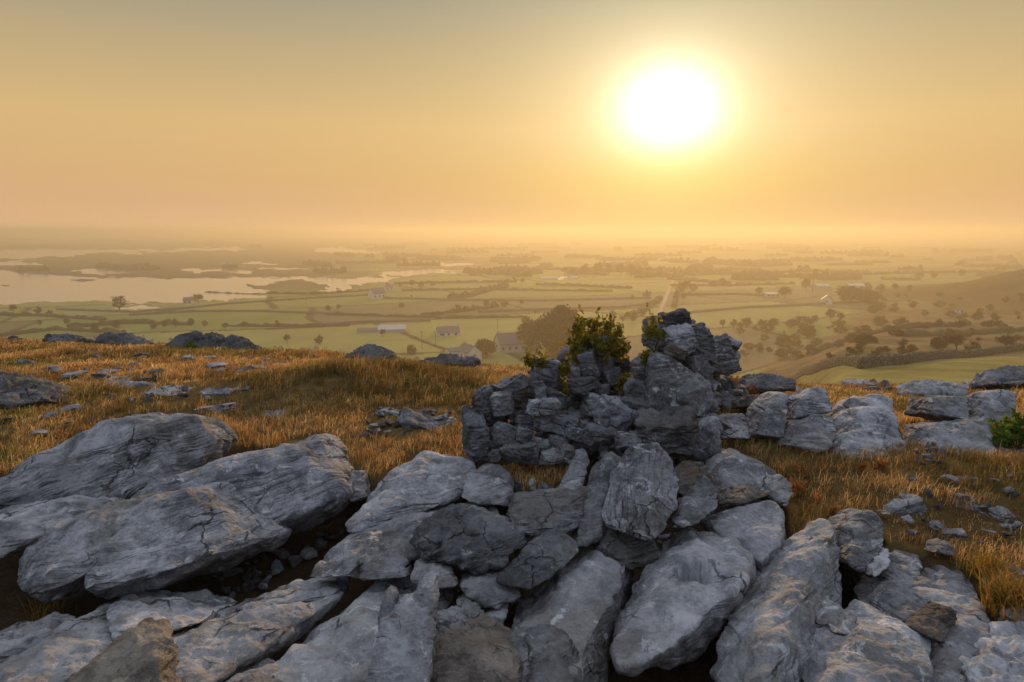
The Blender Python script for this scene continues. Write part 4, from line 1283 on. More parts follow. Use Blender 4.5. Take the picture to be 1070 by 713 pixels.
def make_grass():
    rg = np.random.default_rng(77)
    # tuft centres over the hilltop, in view and a little beyond the frame
    N = 156000
    y = np.sqrt(rg.uniform(2.2 ** 2, 15.8 ** 2, N))
    x = y * rg.uniform(-1.2, 1.25, N)
    m, st, px, py = grass_mask(x, y)
    dist = np.hypot(x, y)
    clump = fbm2(x * 1.1, y * 1.1, 3)
    keep = m & (rg.random(N) < np.where(st, 0.34, 1.0)) & (rg.random(N) < np.clip(0.62 + 0.5 * clump, 0.25, 1))
    keep &= rg.random(N) < np.clip(5.2 / dist, 0.42, 1)
    x, y, st, clump, px, py = x[keep], y[keep], st[keep], clump[keep], px[keep], py[keep]
    tall = 0.5 + 0.5 * fbm2(x * 0.75 + 5, y * 0.75, 3)
    hum = np.exp(-((x - P(335, 420, 7.4)[0]) / 1.8) ** 2 - ((y - 7.6) / 1.1) ** 2) + np.exp(-((x - P(455, 405, 8.2)[0]) / 0.9) ** 2 - ((y - 8.6) / 0.8) ** 2)
    green = sstep(0.44, 0.72, 0.5 + 0.5 * fbm2(x * 0.55 + 30, y * 0.55, 3)) * 0.8
    green = np.maximum(green, 0.55 * hum)
    # greener, ranker turf among the right-hand rocks
    green = np.maximum(green, 0.28 * ((px > 740) & (py > 470) & (px < 930)))
    k = 13
    nt = len(x)
    B = nt * k
    ti = np.repeat(np.arange(nt), k)
    d = np.hypot(x, y)[ti]
    bx = x[ti] + rg.normal(0, 0.03, B)
    by = y[ti] + rg.normal(0, 0.03, B)
    bz = terrain_z(bx, by) - 0.01
    L = (0.05 + 0.07 * tall[ti] + 0.07 * np.clip(hum[ti], 0, 1)) * rg.uniform(0.55, 1.35, B) * np.where(st[ti], 0.55, 1)
    L *= np.where(rg.random(B) < 0.03, 1.5, 1)
    wd = np.maximum(0.0030, 0.00085 * d) * rg.uniform(0.7, 1.3, B)
    a = rg.uniform(0, 2 * math.pi, B)
    wind = np.array([0.45, 0.1])
    lean = rg.uniform(0.3, 1.25, B)
    dx = np.cos(a) * lean + wind[0] * 0.6
    dy = np.sin(a) * lean + wind[1] * 0.6
    hw = rg.uniform(0, 2 * math.pi, B)
    sx, sy = np.cos(hw) * wd / 2, np.sin(hw) * wd / 2
    V = np.empty((B, 5, 3))
    V[:, 0] = np.stack([bx - sx, by - sy, bz], 1)
    V[:, 1] = np.stack([bx + sx, by + sy, bz], 1)
    mx_, my_, mz_ = bx + dx * L * 0.22, by + dy * L * 0.22, bz + L * 0.60
    V[:, 2] = np.stack([mx_ - sx * .8, my_ - sy * .8, mz_], 1)
    V[:, 3] = np.stack([mx_ + sx * .8, my_ + sy * .8, mz_], 1)
    V[:, 4] = np.stack([bx + dx * L * 0.85, by + dy * L * 0.85, bz + L * (1.02 - 0.35 * lean)], 1)
    base = (np.arange(B) * 5)[:, None]
    T = np.concatenate([base + np.array([[0, 1, 3]]), base + np.array([[0, 3, 2]]), base + np.array([[2, 3, 4]])], 0)
    me = new_mesh('grass', V.reshape(-1, 3), T, M_GRASS)
    orange, straw, brown, grn = np.array([0.40, 0.235, 0.095]), np.array([0.54, 0.41, 0.21]), np.array([0.20, 0.115, 0.055]), np.array([0.15, 0.15, 0.050])
    u = np.where(rg.random(B) < 0.6, (rg.random(nt) * 0.7 + 0.3 * (0.5 + clump))[ti] % 1.0, rg.random(B))
    c = np.where((u < 0.38)[:, None], orange, np.where((u < 0.76)[:, None], straw, brown))
    isg = rg.random(B) < green[ti] * 0.85
    c = np.where(isg[:, None], grn * rg.uniform(0.7, 1.5, B)[:, None], c)
    c = c * rg.uniform(0.65, 1.25, B)[:, None] * (1.08 + 0.5 * clump[ti])[:, None]
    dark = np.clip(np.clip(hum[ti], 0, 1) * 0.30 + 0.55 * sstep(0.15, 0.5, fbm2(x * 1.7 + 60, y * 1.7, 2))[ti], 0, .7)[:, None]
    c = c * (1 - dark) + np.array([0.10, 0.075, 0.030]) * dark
    c = np.clip(c, 0.005, 0.9)
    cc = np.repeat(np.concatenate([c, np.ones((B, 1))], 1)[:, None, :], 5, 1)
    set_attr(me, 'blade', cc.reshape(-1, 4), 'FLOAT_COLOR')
    tag(link('grass', me), kind='stuff')


make_grass()


def tubes(segs, sides=5):
    """tapered sticks: (p0, p1, r0, r1)"""
    V, Fc = [], []
    for p0, p1, r0, r1 in segs:
        p0, p1 = np.array(p0, float), np.array(p1, float)
        d = p1 - p0
        d = d / (np.linalg.norm(d) + 1e-9)
        a = np.cross(d, [0.3, 0.9, 0.2])
        a /= np.linalg.norm(a) + 1e-9
        b = np.cross(d, a)
        o = len(V)
        for p, r in ((p0, r0), (p1, r1)):
            for i in range(sides):
                t = 2 * math.pi * i / sides
                V.append(p + (a * math.cos(t) + b * math.sin(t)) * r)
        for i in range(sides):
            j = (i + 1) % sides
            Fc.append((o + i, o + j, o + sides + j, o + sides + i))
    return np.array(V), np.array(Fc)


def leaves(pts, nrm, size, rg, aspect=0.75, droop=0.0):
    """one four-sided leaf at each point"""
    n = len(pts)
    r = rg.normal(size=(n, 3))
    a = np.cross(nrm, r)
    a /= np.linalg.norm(a, axis=1)[:, None] + 1e-9
    b = np.cross(nrm, a)
    s = (size * rg.uniform(0.6, 1.3, n))[:, None]
    a, b = a * s, b * s * aspect
    fold = nrm * s * 0.18
    V = np.stack([pts - a, pts + b * 0.9 + fold - a * 0.1, pts + a, pts - b * 0.9 + fold - a * 0.1], 1).reshape(-1, 3)
    Fc = np.arange(n * 4).reshape(n, 4)
    return V, Fc


M_STEM, _t, _b = material('stem')
_b.inputs['Base Color'].default_value = (0.07, 0.045, 0.03, 1)
M_IVY = leaf_material('ivy_leaf', (0.09, 0.10, 0.02), (0.30, 0.26, 0.045), 0.58)
M_GREEN = leaf_material('green_leaf', (0.05, 0.11, 0.02), (0.13, 0.20, 0.04), 0.40)
M_RUST = leaf_material('bracken_frond', (0.28, 0.12, 0.045), (0.15, 0.075, 0.03), 0.4)
M_DARKLEAF = leaf_material('withered_leaf', (0.10, 0.05, 0.03), (0.05, 0.03, 0.02), 0.2)


def plant(name, label, cat, base, blobs, leaf_n, leaf_size, mat, seed, group=None, shell=0.55, stems=10, fol='foliage', sprigs=0):
    """blobs: (centre, radii) of leaf masses in the world; stems run from the base to the leaves"""
    rg = np.random.default_rng(seed)
    base = np.array(base, float)
    e = bpy.data.objects.new(name, None)
    COL.objects.link(e)
    e.location = base
    tag(e, label, cat, group)
    pts, nr = [], []
    tot = sum(np.prod(r) ** (2 / 3) for _, r in blobs)
    for c, r in blobs:
        r = np.array(r)
        m = int(leaf_n * np.prod(r) ** (2 / 3) / tot)
        u = rg.normal(size=(m, 3))
        u /= np.linalg.norm(u, axis=1)[:, None]
        rad = shell + (1 - shell) * rg.random(m) ** 0.6
        bumpy = 1 + 0.30 * noise3(u * 2.4 + seed) + 0.22 * noise3(u * 6 + seed)
        pp = np.array(c) + u * r * (rad * bumpy)[:, None]
        gap = noise3(pp * 9 + seed) + 0.5 * noise3(pp * 20)
        k = gap > -0.22
        pts.append(pp[k])
        nr.append((u + rg.normal(0, 0.55, (m, 3)))[k])
        for s in range(sprigs):
            v = rg.normal(size=3)
            v[2] = abs(v[2]) + 0.5
            v /= np.linalg.norm(v)
            q = np.array(c) + v * r
            ln = rg.uniform(0.04, 0.13)
            tt = np.linspace(0, 1, 7)[:, None]
            pp = q + (v * ln) * tt + rg.normal(0, 0.008, (7, 3))
            pts.append(pp)
            nr.append(rg.normal(size=(7, 3)))
    pts = np.concatenate(pts)
    nr = np.concatenate(nr)
    nr /= np.linalg.norm(nr, axis=1)[:, None]
    v, f = leaves(pts - base, nr, leaf_size, rg)
    link(fol, new_mesh(fol, v, f, mat), (0, 0, 0), e)
    segs = []
    for k in range(stems):
        tgt = pts[rg.integers(len(pts))] - base
        mid = tgt * 0.55 + rg.normal(0, 0.03, 3) * np.linalg.norm(tgt)
        segs += [((0, 0, 0), mid, leaf_size * .22, leaf_size * .15), (mid, tgt, leaf_size * .15, leaf_size * .07)]
    v, f = tubes(segs, 4)
    link('stem', new_mesh('stem', v, f, M_STEM), (0, 0, 0), e)
    return e


# ivy on the stumps
def blob(px, py, Y, rx, rz, ry=None):
    s = Y / F
    return (P(px, py, Y), (rx * s, (ry or rx * 0.8) * s, rz * s))


plant('ivy', 'bushy ivy crowning the middle stump of the ruined wall', 'ivy', P(622, 385, 5.5),
      [blob(621, 350, 5.5, 27, 14), blob(603, 362, 5.40, 13, 10), blob(645, 362, 5.42, 13, 10), blob(630, 362, 5.32, 12, 8, 6), blob(622, 372, 5.38, 22, 9, 8), blob(598, 372, 5.36, 7, 9), blob(612, 341, 5.5, 14, 9), blob(650, 371, 5.4, 7, 9), blob(640, 346, 5.5, 12, 10)],
      2900, 0.018, M_IVY, 5, stems=26, sprigs=4)
plant('ivy', 'small ivy tuft on the tall grey stone at the left of the ruined wall', 'ivy', P(562, 390, 5.15),
      [blob(557, 377, 5.08, 10, 8), blob(566, 380, 5.05, 9, 7)], 520, 0.017, M_IVY, 6, stems=8, sprigs=4)
plant('ivy', 'thin strand of ivy hanging between the left face and the middle stump', 'ivy', P(590, 425, 5.0),
      [blob(587, 390, 5.05, 4, 12), blob(590, 408, 5.0, 4, 10), blob(591, 385, 5.1, 5, 8)], 330, 0.015, M_IVY, 7, stems=6)
plant('ivy', 'ivy climbing the left shoulder of the highest stump', 'ivy', P(676, 385, 5.1),
      [blob(681, 345, 5.1, 6, 14), blob(676, 362, 5.05, 4, 12), blob(690, 350, 5.0, 6, 6), blob(673, 374, 5.02, 5, 7)], 520, 0.015, M_IVY, 8, stems=8, sprigs=2)
plant('ivy', 'ivy in the notch between the middle stump and the highest one', 'ivy', P(655, 412, 5.1),
      [blob(655, 397, 5.1, 9, 8), blob(668, 416, 4.98, 6, 6), blob(648, 404, 5.1, 6, 6)], 380, 0.015, M_IVY, 9, stems=6)
# shrubs
g = hit(1062, 474)
plant('shrub', 'glossy green shrub against the right edge beside the wide cracked block', 'shrub', g,
      [blob(1058, 455, g[1], 18, 13), blob(1072, 446, g[1] + .05, 14, 13), blob(1045, 462, g[1] - .05, 8, 7)], 900, 0.026, M_GREEN, 12, stems=14, sprigs=4)
for k, (px, py, w, h, lb) in enumerate([(160, 357, 9, 6, 'bright green bush on the left skyline between two dark outcrops'), (198, 364, 7, 3, 'low green plant in front of the jagged skyline outcrop'),
                                        (432, 372, 6, 3, 'low green plant on the skyline beside the humped outcrop')]):
    g = hit(px, py + 2)
    plant('shrub', lb, 'shrub', g, [blob(px, py - h * .3, g[1], w, h)], 420, 0.035, M_GREEN, 30 + k, stems=6, sprigs=3)


def twig_bush(name, label, cat, px, py, hpx, spread, n, seed, group=None, mat=None, r0=0.006, tips=False):
    rg = np.random.default_rng(seed)
    g = hit(px, py)
    s = g[1] / F
    segs, tip = [], []
    for k in range(n):
        a = rg.normal(0, spread)
        b = rg.normal(0, spread)
        h = hpx * s * rg.uniform(0.6, 1.0)
        p0 = np.array([rg.normal(0, 0.008), rg.normal(0, 0.008), -0.03])
        p1 = p0 + np.array([a * h * .5, b * h * .5, h * 0.55])
        p2 = p1 + np.array([a * h * .6 + rg.normal(0, .06) * h, b * h * .5, h * 0.45])
        segs += [(p0, p1, r0, r0 * .75), (p1, p2, r0 * .75, r0 * .35)]
        for j in range(4):
            t = rg.uniform(0.1, 0.9)
            q = p1 + (p2 - p1) * t
            e = q + np.array([rg.normal(0, .16), rg.normal(0, .1), rg.uniform(.08, .25)]) * h
            segs.append((q, e, r0 * .5, r0 * .25))
            tip.append(e)
        tip.append(p2)
    v, f = tubes(segs, 4)
    if tips:
        e = bpy.data.objects.new(name, None)
        COL.objects.link(e)
        e.location = g
        tag(e, label, cat, group)
        link('stem', new_mesh('stem', v, f, M_STEM), (0, 0, 0), e)
        pts = np.repeat(np.array(tip), 5, 0) + rg.normal(0, 0.018, (len(tip) * 5, 3))
        nn = rg.normal(size=pts.shape)
        nn /= np.linalg.norm(nn, axis=1)[:, None]
        v, f = leaves(pts, nn, 0.016, rg)
        link('foliage', new_mesh('foliage', v, f, mat), (0, 0, 0), e)
        return e
    return tag(link(name, new_mesh(name, v, f, M_STEM), g), label, cat, group)


twig_bush('bare_bush', 'leafless bush of upright twigs on the left skyline above the jagged outcrop', 'bush', 238, 352, 17, .5, 9, 3, r0=.012)
twig_bush('bare_bush', 'thin bare twigs rising by the bright green skyline bush', 'bush', 164, 354, 13, .35, 6, 4, r0=.008)
twig_bush('bare_bush', 'low bare bush on the skyline left of the white house', 'bush', 425, 372, 10, .6, 9, 5, r0=.012)
twig_bush('dead_thistle', 'dark withered plant standing on the loaf-shaped rock', 'plant', 803, 391, 15, .25, 3, 6, mat=M_DARKLEAF, tips=True)
twig_bush('dead_thistle', 'two short withered stems on the skyline above the wide cracked block', 'plant', 1028, 396, 10, .4, 2, 7, mat=M_DARKLEAF, tips=True)
twig_bush('dead_thistle', 'withered tuft on the skyline above the stepped block', 'plant', 905, 402, 8, .6, 5, 8, mat=M_DARKLEAF, tips=True)
for k, (px, py, h, n) in enumerate([(757, 424, 26, 7), (768, 422, 30, 9), (780, 425, 24, 7), (775, 414, 22, 7), (760, 410, 18, 6), (790, 418, 16, 5), (752, 432, 18, 5)]):
    twig_bush('bracken', 'rust red bracken stems in the patch right of the ruined wall', 'bracken', px, py, h, .35, n, 40 + k, 'bracken beside the ruined wall', M_RUST, r0=.004, tips=True)
for k, (px, py, h, n) in enumerate([(898, 492, 12, 4), (920, 490, 14, 4), (835, 520, 20, 5), (852, 530, 18, 5), (868, 540, 16, 4), (838, 500, 16, 4), (912, 563, 14, 2), (1040, 425, 12, 2)]):
    twig_bush('dock_stem', 'reddish dried stem among the blocks in the right-hand grass', 'plant', px, py, h, .2, max(2, n - 2), 60 + k, 'dried stems in the right-hand grass', M_RUST, r0=.003, tips=True)


def tussock(label, px, py, hpx, n, seed, mat):
    rg = np.random.default_rng(seed)
    g = hit(px, py)
    L = hpx * g[1] / F
    V, Fc = [], []
    for k in range(n):
        a = rg.uniform(0, 6.28)
        l = rg.uniform(.1, .75)
        d = np.array([math.cos(a) * l, math.sin(a) * l, 1.0])
        b = np.array([rg.normal(0, .05), rg.normal(0, .05), -.02])
        h = L * rg.uniform(.6, 1.1)
        sd = np.array([math.cos(a + 1.6), math.sin(a + 1.6), 0]) * .0028
        m = b + d * h * .55
        e = b + d * h + np.array([math.cos(a), math.sin(a), -.5]) * h * .25
        o = len(V)
        V += [b - sd, b + sd, m + sd, m - sd, e]
        Fc += [(o, o + 1, o + 2), (o, o + 2, o + 3), (o + 3, o + 2, o + 4)]
    me = new_mesh('grass_tussock', V, np.array(Fc), mat)
    return tag(link('grass_tussock', me, g), label, 'grass tussock')


M_TUSS = leaf_material('tussock_blade', (0.10, 0.13, 0.03), (0.42, 0.22, 0.06), 0.5)
tussock('tall green and straw tussock at the right edge beside the craggy block', 1060, 638, 48, 420, 1, M_TUSS)
tussock('straw tussock left of the tall one, above the craggy block', 1035, 600, 30, 260, 2, M_TUSS)
tussock('green blades growing from the dark hollow under the rounded block at left', 45, 650, 40, 60, 3, M_TUSS)
tussock('small tuft of straw in the hollow by the squared end', 333, 553, 12, 70, 4, M_TUSS)
tussock('moss green weed among the small stones beside the tall tapering block', 918, 612, 18, 120, 5, M_GREEN)
tussock('brown turf tuft on top of the craggy fissured block', 958, 592, 9, 120, 6, M_TUSS)

# ------------------------------------------------------------------ the plain: road, hedges, walls, trees, houses
def plain_pt(px, py):
    return hit_beyond(px, py, 60)


def simple_mat(name, col, var=0.3, rough=0.9, sc=3.0):
    m, t, bs = material(name)
    p = t.add('ShaderNodeNewGeometry').outputs['Position']
    n = t.noise(p, sc, 4, 0.6)
    c = t.mix(1.0, (*col, 1), t.rgb(t.rng(n, 0.3, 0.7, 1 - var, 1 + var)), 'MULTIPLY')
    t.put(bs.inputs['Base Color'], c)
    bs.inputs['Roughness'].default_value = rough
    return m


M_HEDGE = simple_mat('hedge', (0.050, 0.045, 0.022), 0.5, sc=1.2)
M_FWALL = simple_mat('field_wall', (0.085, 0.08, 0.065), 0.5, sc=2.0)
M_TWIG = leaf_material('winter_twigs', (0.035, 0.026, 0.016), (0.065, 0.047, 0.027), 0.2)
M_EVERG = leaf_material('evergreen_needles', (0.014, 0.016, 0.009), (0.034, 0.033, 0.017), 0.12)
M_BARK = simple_mat('bark', (0.06, 0.045, 0.035), 0.3)


def path_points(pix, step):
    pts = [plain_pt(*p) for p in pix]
    out = []
    for a, b in zip(pts[:-1], pts[1:]):
        L = np.linalg.norm((b - a)[:2])
        n = max(1, int(L / step))
        for k in range(n):
            out.append(a + (b - a) * k / n)
    out.append(pts[-1])
    out = np.array(out)
    out[:, 2] = terrain_z(out[:, 0], out[:, 1])
    return out


def ribbon(pts, hw, hgt, sections, jit, seed, ends=True):
    """a lumpy bank along a path: sections = list of (side, up) fractions around the cross profile"""
    rg = np.random.default_rng(seed)
    d = np.gradient(pts[:, :2], axis=0)
    d /= np.linalg.norm(d, axis=1)[:, None] + 1e-9
    nrm = np.stack([-d[:, 1], d[:, 0]], 1)
    n, m = len(pts), len(sections)
    V = np.empty((n, m, 3))
    hv = 1 + jit * 1.6 * noise3(np.stack([np.arange(n) * 0.31 + seed, np.zeros(n), np.zeros(n)], 1)) + rg.normal(0, jit * .35, n)
    wv = 1 + jit * noise3(np.stack([np.arange(n) * 0.27 + seed, np.ones(n) * 4, np.zeros(n)], 1))
    for j, (sx, up) in enumerate(sections):
        q = sx * hw * wv + rg.normal(0, jit * hw * 0.25, n)
        V[:, j, 0] = pts[:, 0] + nrm[:, 0] * q
        V[:, j, 1] = pts[:, 1] + nrm[:, 1] * q
        V[:, j, 2] = pts[:, 2] - 0.15 + (up * hgt * np.clip(hv, .35, 2) + 0.15) * (up > 0) + rg.normal(0, jit * hgt * .12, n) * (up > 0)
    idx = np.arange(n * m).reshape(n, m)
    f = np.stack([idx[:-1, :-1], idx[1:, :-1], idx[1:, 1:], idx[:-1, 1:]], -1).reshape(-1, 4)
    return V.reshape(-1, 3), f


BANK = [(-1, 0), (-1.05, .45), (-.75, .85), (-.2, 1.05), (.3, 1.0), (.8, .8), (1.05, .4), (1, 0)]
# road
rp = path_points([(684, 340), (690, 326), (695, 314), (699, 304), (702, 297), (705, 291)], 4)
v, f = ribbon(rp, 2.1, 0.22, [(-1, 0), (-1, 1), (1, 1), (1, 0)], 0.0, 1)
m_road, tt, bb = material('road')
bb.inputs['Base Color'].default_value = (0.14, 0.12, 0.10, 1)
bb.inputs['Roughness'].default_value = 0.8
bb.inputs['Specular IOR Level'].default_value = 0.12
tag(link('road', new_mesh('road', v, f, m_road)), kind='structure')

hedges = [
    # (pixel path, height, half width, wall?, label)
    ([(0, 352), (60, 345), (130, 349)], 2.0, 1.2, 0, 'dark hedge nearest the left skyline, sloping down from the left edge'),
    ([(135, 330), (200, 326), (270, 326), (362, 329)], 1.3, .8, 1, 'long dark field wall in the second field below the bay'),
    ([(165, 326), (240, 318), (330, 312), (400, 308)], 1.3, .8, 1, 'dark field wall rising to the right just below the bay shore'),
    ([(60, 324), (140, 327), (200, 322)], 1.2, .8, 1, 'short field wall under the near shore of the bay'),
    ([(235, 341), (300, 342), (365, 341)], 1.6, 1.0, 0, 'hedge line nearest the skyline, above the twiggy bush'),
    ([(70, 343), (140, 338), (200, 340)], 2.2, 1.4, 0, 'scrubby hedge behind the left skyline outcrops'),
    ([(340, 329), (400, 331), (470, 333), (545, 332)], 1.5, 1.0, 0, 'hedge running across behind the farm sheds'),
    ([(340, 340), (380, 337), (450, 336)], 1.2, .8, 1, 'field wall in front of the farm sheds'),
    ([(500, 327), (580, 324), (650, 322), (688, 317)], 1.5, .8, 1, 'field wall running to the road in the middle of the plain'),
    ([(440, 331), (490, 325), (520, 321)], 2.0, 1.2, 0, 'short hedge climbing right behind the farm sheds'),
    ([(470, 313), (492, 310), (515, 303), (530, 300)], 4.0, 2.2, 0, 'thick hedgerow slanting up in the middle of the plain'),
    ([(395, 312), (470, 314), (560, 315), (680, 312)], 1.4, .9, 1, 'long pale field wall across the middle of the plain'),
    ([(420, 304), (500, 303), (560, 304), (640, 305)], 1.6, 1.1, 0, 'hedge behind the slanting hedgerow'),
    ([(560, 298), (600, 299), (660, 302)], 2.2, 1.5, 0, 'hedge left of the road, below the dark wood'),
    ([(655, 332), (672, 326), (690, 313)], 2.8, 1.6, 0, 'scrubby hedge along the near left side of the road'),
    ([(704, 322), (707, 310), (710, 300)], 3.0, 1.6, 0, 'hedge along the right side of the road'),
    ([(716, 328), (780, 322), (850, 319), (905, 316)], 1.5, .9, 1, 'dark field wall right of the road, below the white gabled house'),
    ([(716, 309), (770, 308), (800, 310)], 1.6, 1.0, 0, 'hedge between the road and the bright roofed bungalow'),
    ([(700, 299), (760, 299), (830, 297)], 2.0, 1.2, 0, 'hedge behind the bright roofed bungalow'),
    ([(775, 291), (830, 290), (900, 291)], 4.5, 3.0, 0, 'dark broad hedgerow behind the tall mast'),
    ([(880, 288), (960, 286), (1040, 285)], 3.0, 2.0, 0, 'far dark hedge above the brown hill at the right'),
    ([(720, 288), (790, 286), (870, 284)], 3.0, 2.0, 0, 'far hedge beyond the road at the right'),
    ([(600, 286), (660, 284), (705, 285)], 5.0, 3.0, 0, 'dark belt of trees and hedge left of the road'),
    ([(412, 297), (470, 296), (540, 295)], 2.2, 1.5, 0, 'hedge right of the domed white house'),
    ([(215, 307), (260, 309), (330, 308), (400, 303)], 1.8, 1.2, 0, 'hedge along the far bank right of the bay'),
    ([(0, 330), (50, 331), (110, 335)], 1.8, 1.1, 0, 'hedge at the left edge under the bay'),
    ([(845, 372), (900, 352), (960, 343), (1010, 340)], 1.8, 1.2, 0, 'overgrown bank crossing the scrub above the meadow wall'),
    ([(940, 352), (1000, 350), (1070, 346)], 1.6, 1.2, 0, 'overgrown bank at the foot of the brown hill'),
]
for k, (pix, h, hw, wl, lb) in enumerate(hedges):
    pts = path_points(pix, 2.2)
    v, f = ribbon(pts, hw, h, BANK, 0.12 if wl else 0.42, 10 + k)
    nm = 'field_wall' if wl else 'hedgerow'
    tag(link(nm, new_mesh(nm, v, f, M_FWALL if wl else M_HEDGE)), lb, 'wall' if wl else 'hedge', 'boundaries between the fields')

# the dry stone wall of the meadow, nearer
pts = path_points([(812, 393), (850, 390), (900, 385.5), (950, 380), (1000, 374.5), (1040, 370), (1085, 364), (1150, 355)], 0.45)
v, f = ribbon(pts, 0.40, 1.35, [(-1, 0), (-1, .35), (-.9, .75), (-.75, 1.02), (0, 1.08), (.75, 1.0), (.9, .7), (1, .3), (1, 0)], 0.13, 99)
mw = new_mesh('stone_wall', v, f, None)
mwm, tt, bb = material('meadow_wall')
p = tt.add('ShaderNodeNewGeometry').outputs['Position']
vo = tt.add('ShaderNodeTexVoronoi')
tt.put(vo.inputs['Vector'], p)
vo.inputs['Scale'].default_value = 3.2
c = tt.ramp(vo.outputs['Color'], [(0.2, (0.06, 0.055, 0.045)), (0.8, (0.15, 0.14, 0.115))])
c = tt.mix(tt.rng(vo.outputs['Distance'], 0.35, 0.6), c, (0.03, 0.028, 0.022, 1))
tt.put(bb.inputs['Base Color'], c)
bump(tt, bb, vo.outputs['Distance'], 1.0, -0.15)
mw.materials.append(mwm)
tag(link('stone_wall', mw), 'dry stone wall dividing the bright green meadow at the right', 'wall')

# ---- trees
def tree_meshes(seed, crown, n_leaf, n_clump, leaf, mat, trunk_h=0.3, r_t=0.03, limbs=7, sh=(0.5, 0.5, 0.5), top_light=False):
    """unit-height tree: returns crown mesh and trunk mesh"""
    rg = np.random.default_rng(seed)
    C = []
    for k in range(n_clump):
        u = rg.normal(size=3)
        u /= np.linalg.norm(u)
        r = rg.uniform(.3, 1) ** .5
        C.append(np.array([0, 0, trunk_h + (1 - trunk_h) * .47]) + u * np.array(crown) * r * .74)
    C = np.array(C)
    pts, nn = [], []
    for c in C:
        m = n_leaf // n_clump
        s = rg.uniform(.55, 1.25) * np.mean(crown) * .38
        u = rg.normal(size=(m, 3))
        u /= np.linalg.norm(u, axis=1)[:, None]
        pts.append(c + u * s * (rg.random(m)[:, None] ** .45) * np.array([1.0, 1.0, 1.0]))
        nn.append(u)
    pts, nn = np.concatenate(pts), np.concatenate(nn)
    pts[:, 2] = np.clip(pts[:, 2], trunk_h * .35, 1.0 + 0.02 * rg.normal(size=len(pts)))
    v, f = leaves(pts, nn + rg.normal(0, .6, nn.shape), leaf, rg)
    cm = new_mesh('crown', v, f, mat)
    segs = [((0, 0, -.03), (rg.normal(0, .02), rg.normal(0, .02), trunk_h), r_t, r_t * .7)]
    top = np.array(segs[0][1])
    for k in range(limbs):
        c = C[rg.integers(len(C))]
        mid = top + (c - top) * .5 + np.array([0, 0, .05])
        segs += [(top, mid, r_t * .55, r_t * .35), (mid, c, r_t * .35, r_t * .12)]
    v, f = tubes(segs, 5)
    return cm, new_mesh('trunk', v, f, M_BARK)


TREES = {
    'round': [tree_meshes(1000 + k, (.40, .40, .43), 1500, 30, .028, M_TWIG, trunk_h=.16) for k in range(3)],
    'bush': [tree_meshes(1010 + k, (.60, .55, .50), 1200, 26, .036, M_TWIG, trunk_h=.04, r_t=.02) for k in range(3)],
    'tall': [tree_meshes(1020 + k, (.26, .26, .46), 900, 18, .026, M_TWIG, trunk_h=.14) for k in range(2)],
    'ever': [tree_meshes(1030, (.50, .46, .52), 14000, 80, .022, M_EVERG, trunk_h=.04, r_t=.03), tree_meshes(1031, (.58, .5, .52), 4500, 40, .034, M_EVERG, trunk_h=.03)],
}


def tree(kind, px, row, hpx, wpx=None, label='', group=None, var=0, name='tree', seed=0, far=60):
    c = hit_beyond(px, row, far)
    s = np.linalg.norm(c - np.array([0, 0, CAM_H])) / F
    cm, tm = TREES[kind][var % len(TREES[kind])]
    e = bpy.data.objects.new(name, None)
    COL.objects.link(e)
    e.location = c
    e.rotation_euler = (0, 0, (seed * 2.399) % 6.28)
    h = hpx * s
    wr = {'round': .86, 'bush': 1.2, 'tall': .56, 'ever': 1.0}[kind]
    w = (wpx or hpx * wr) * s / wr
    e.scale = (w, w, h)
    tag(e, label, 'tree' if name == 'tree' else 'bush', group)
    a = link('crown', cm, (0, 0, 0), e)
    b = link('trunk', tm, (0, 0, 0), e)
    return e


tree('ever', 586, 377, 60, 60, 'great dark evergreen rising behind the ivy-topped stump', var=0, name='tree', seed=1)
tree('ever', 508, 373, 20, 24, 'dense dark shrub beside the white gabled house below the skyline', var=1, seed=2)
tree('ever', 555, 366, 34, 34, 'dull leafy tree left of the great dark evergreen', var=1, seed=3)
tree('ever', 888, 317, 17, 26, 'broad dark tree right of the white gabled house at the right', var=1, seed=4)
tree('ever', 908, 317, 13, 24, 'lower dark tree beside the broad dark one at the right', var=0, seed=5)
tree('round', 820, 312, 13, 17, 'dark rounded tree right of the bright roofed bungalow', var=1, seed=6)
tree('tall', 125, 325, 16, 13, 'tall bare tree on the near shore of the bay', var=0, seed=7)
tree('round', 207, 317, 10, 12, 'bare round tree beside the small grey house on the bay shore', var=0, seed=8)
tree('bush', 837, 342, 13, 24, 'wide dark thicket in the field below the white gabled house', var=0, seed=9)
tree('round', 868, 334, 11, 14, 'dark tree in the field below the white house, left of a smaller one', var=2, seed=10)
tree('round', 878, 337, 11, 9, 'slim tree hanging over the hollow below the white house', var=0, seed=11)
tree('round', 549, 341, 13, 11, 'lone bare tree in the field above the great evergreen', var=1, seed=12)
for k, (px, row, h, w) in enumerate([(755, 343, 10, 8), (766, 343, 10, 9), (780, 343, 12, 13), (796, 344, 11, 12), (808, 344, 12, 14), (851, 338, 9, 9)]):
    tree('round' if k != 1 else 'tall', px, row, h, w, 'bare tree in the row along the foot of the pale field right of the road', 'row of trees below the pale field', var=k, seed=20 + k)
rg = np.random.default_rng(5)
GT = 'small trees and bushes scattered over the plain'
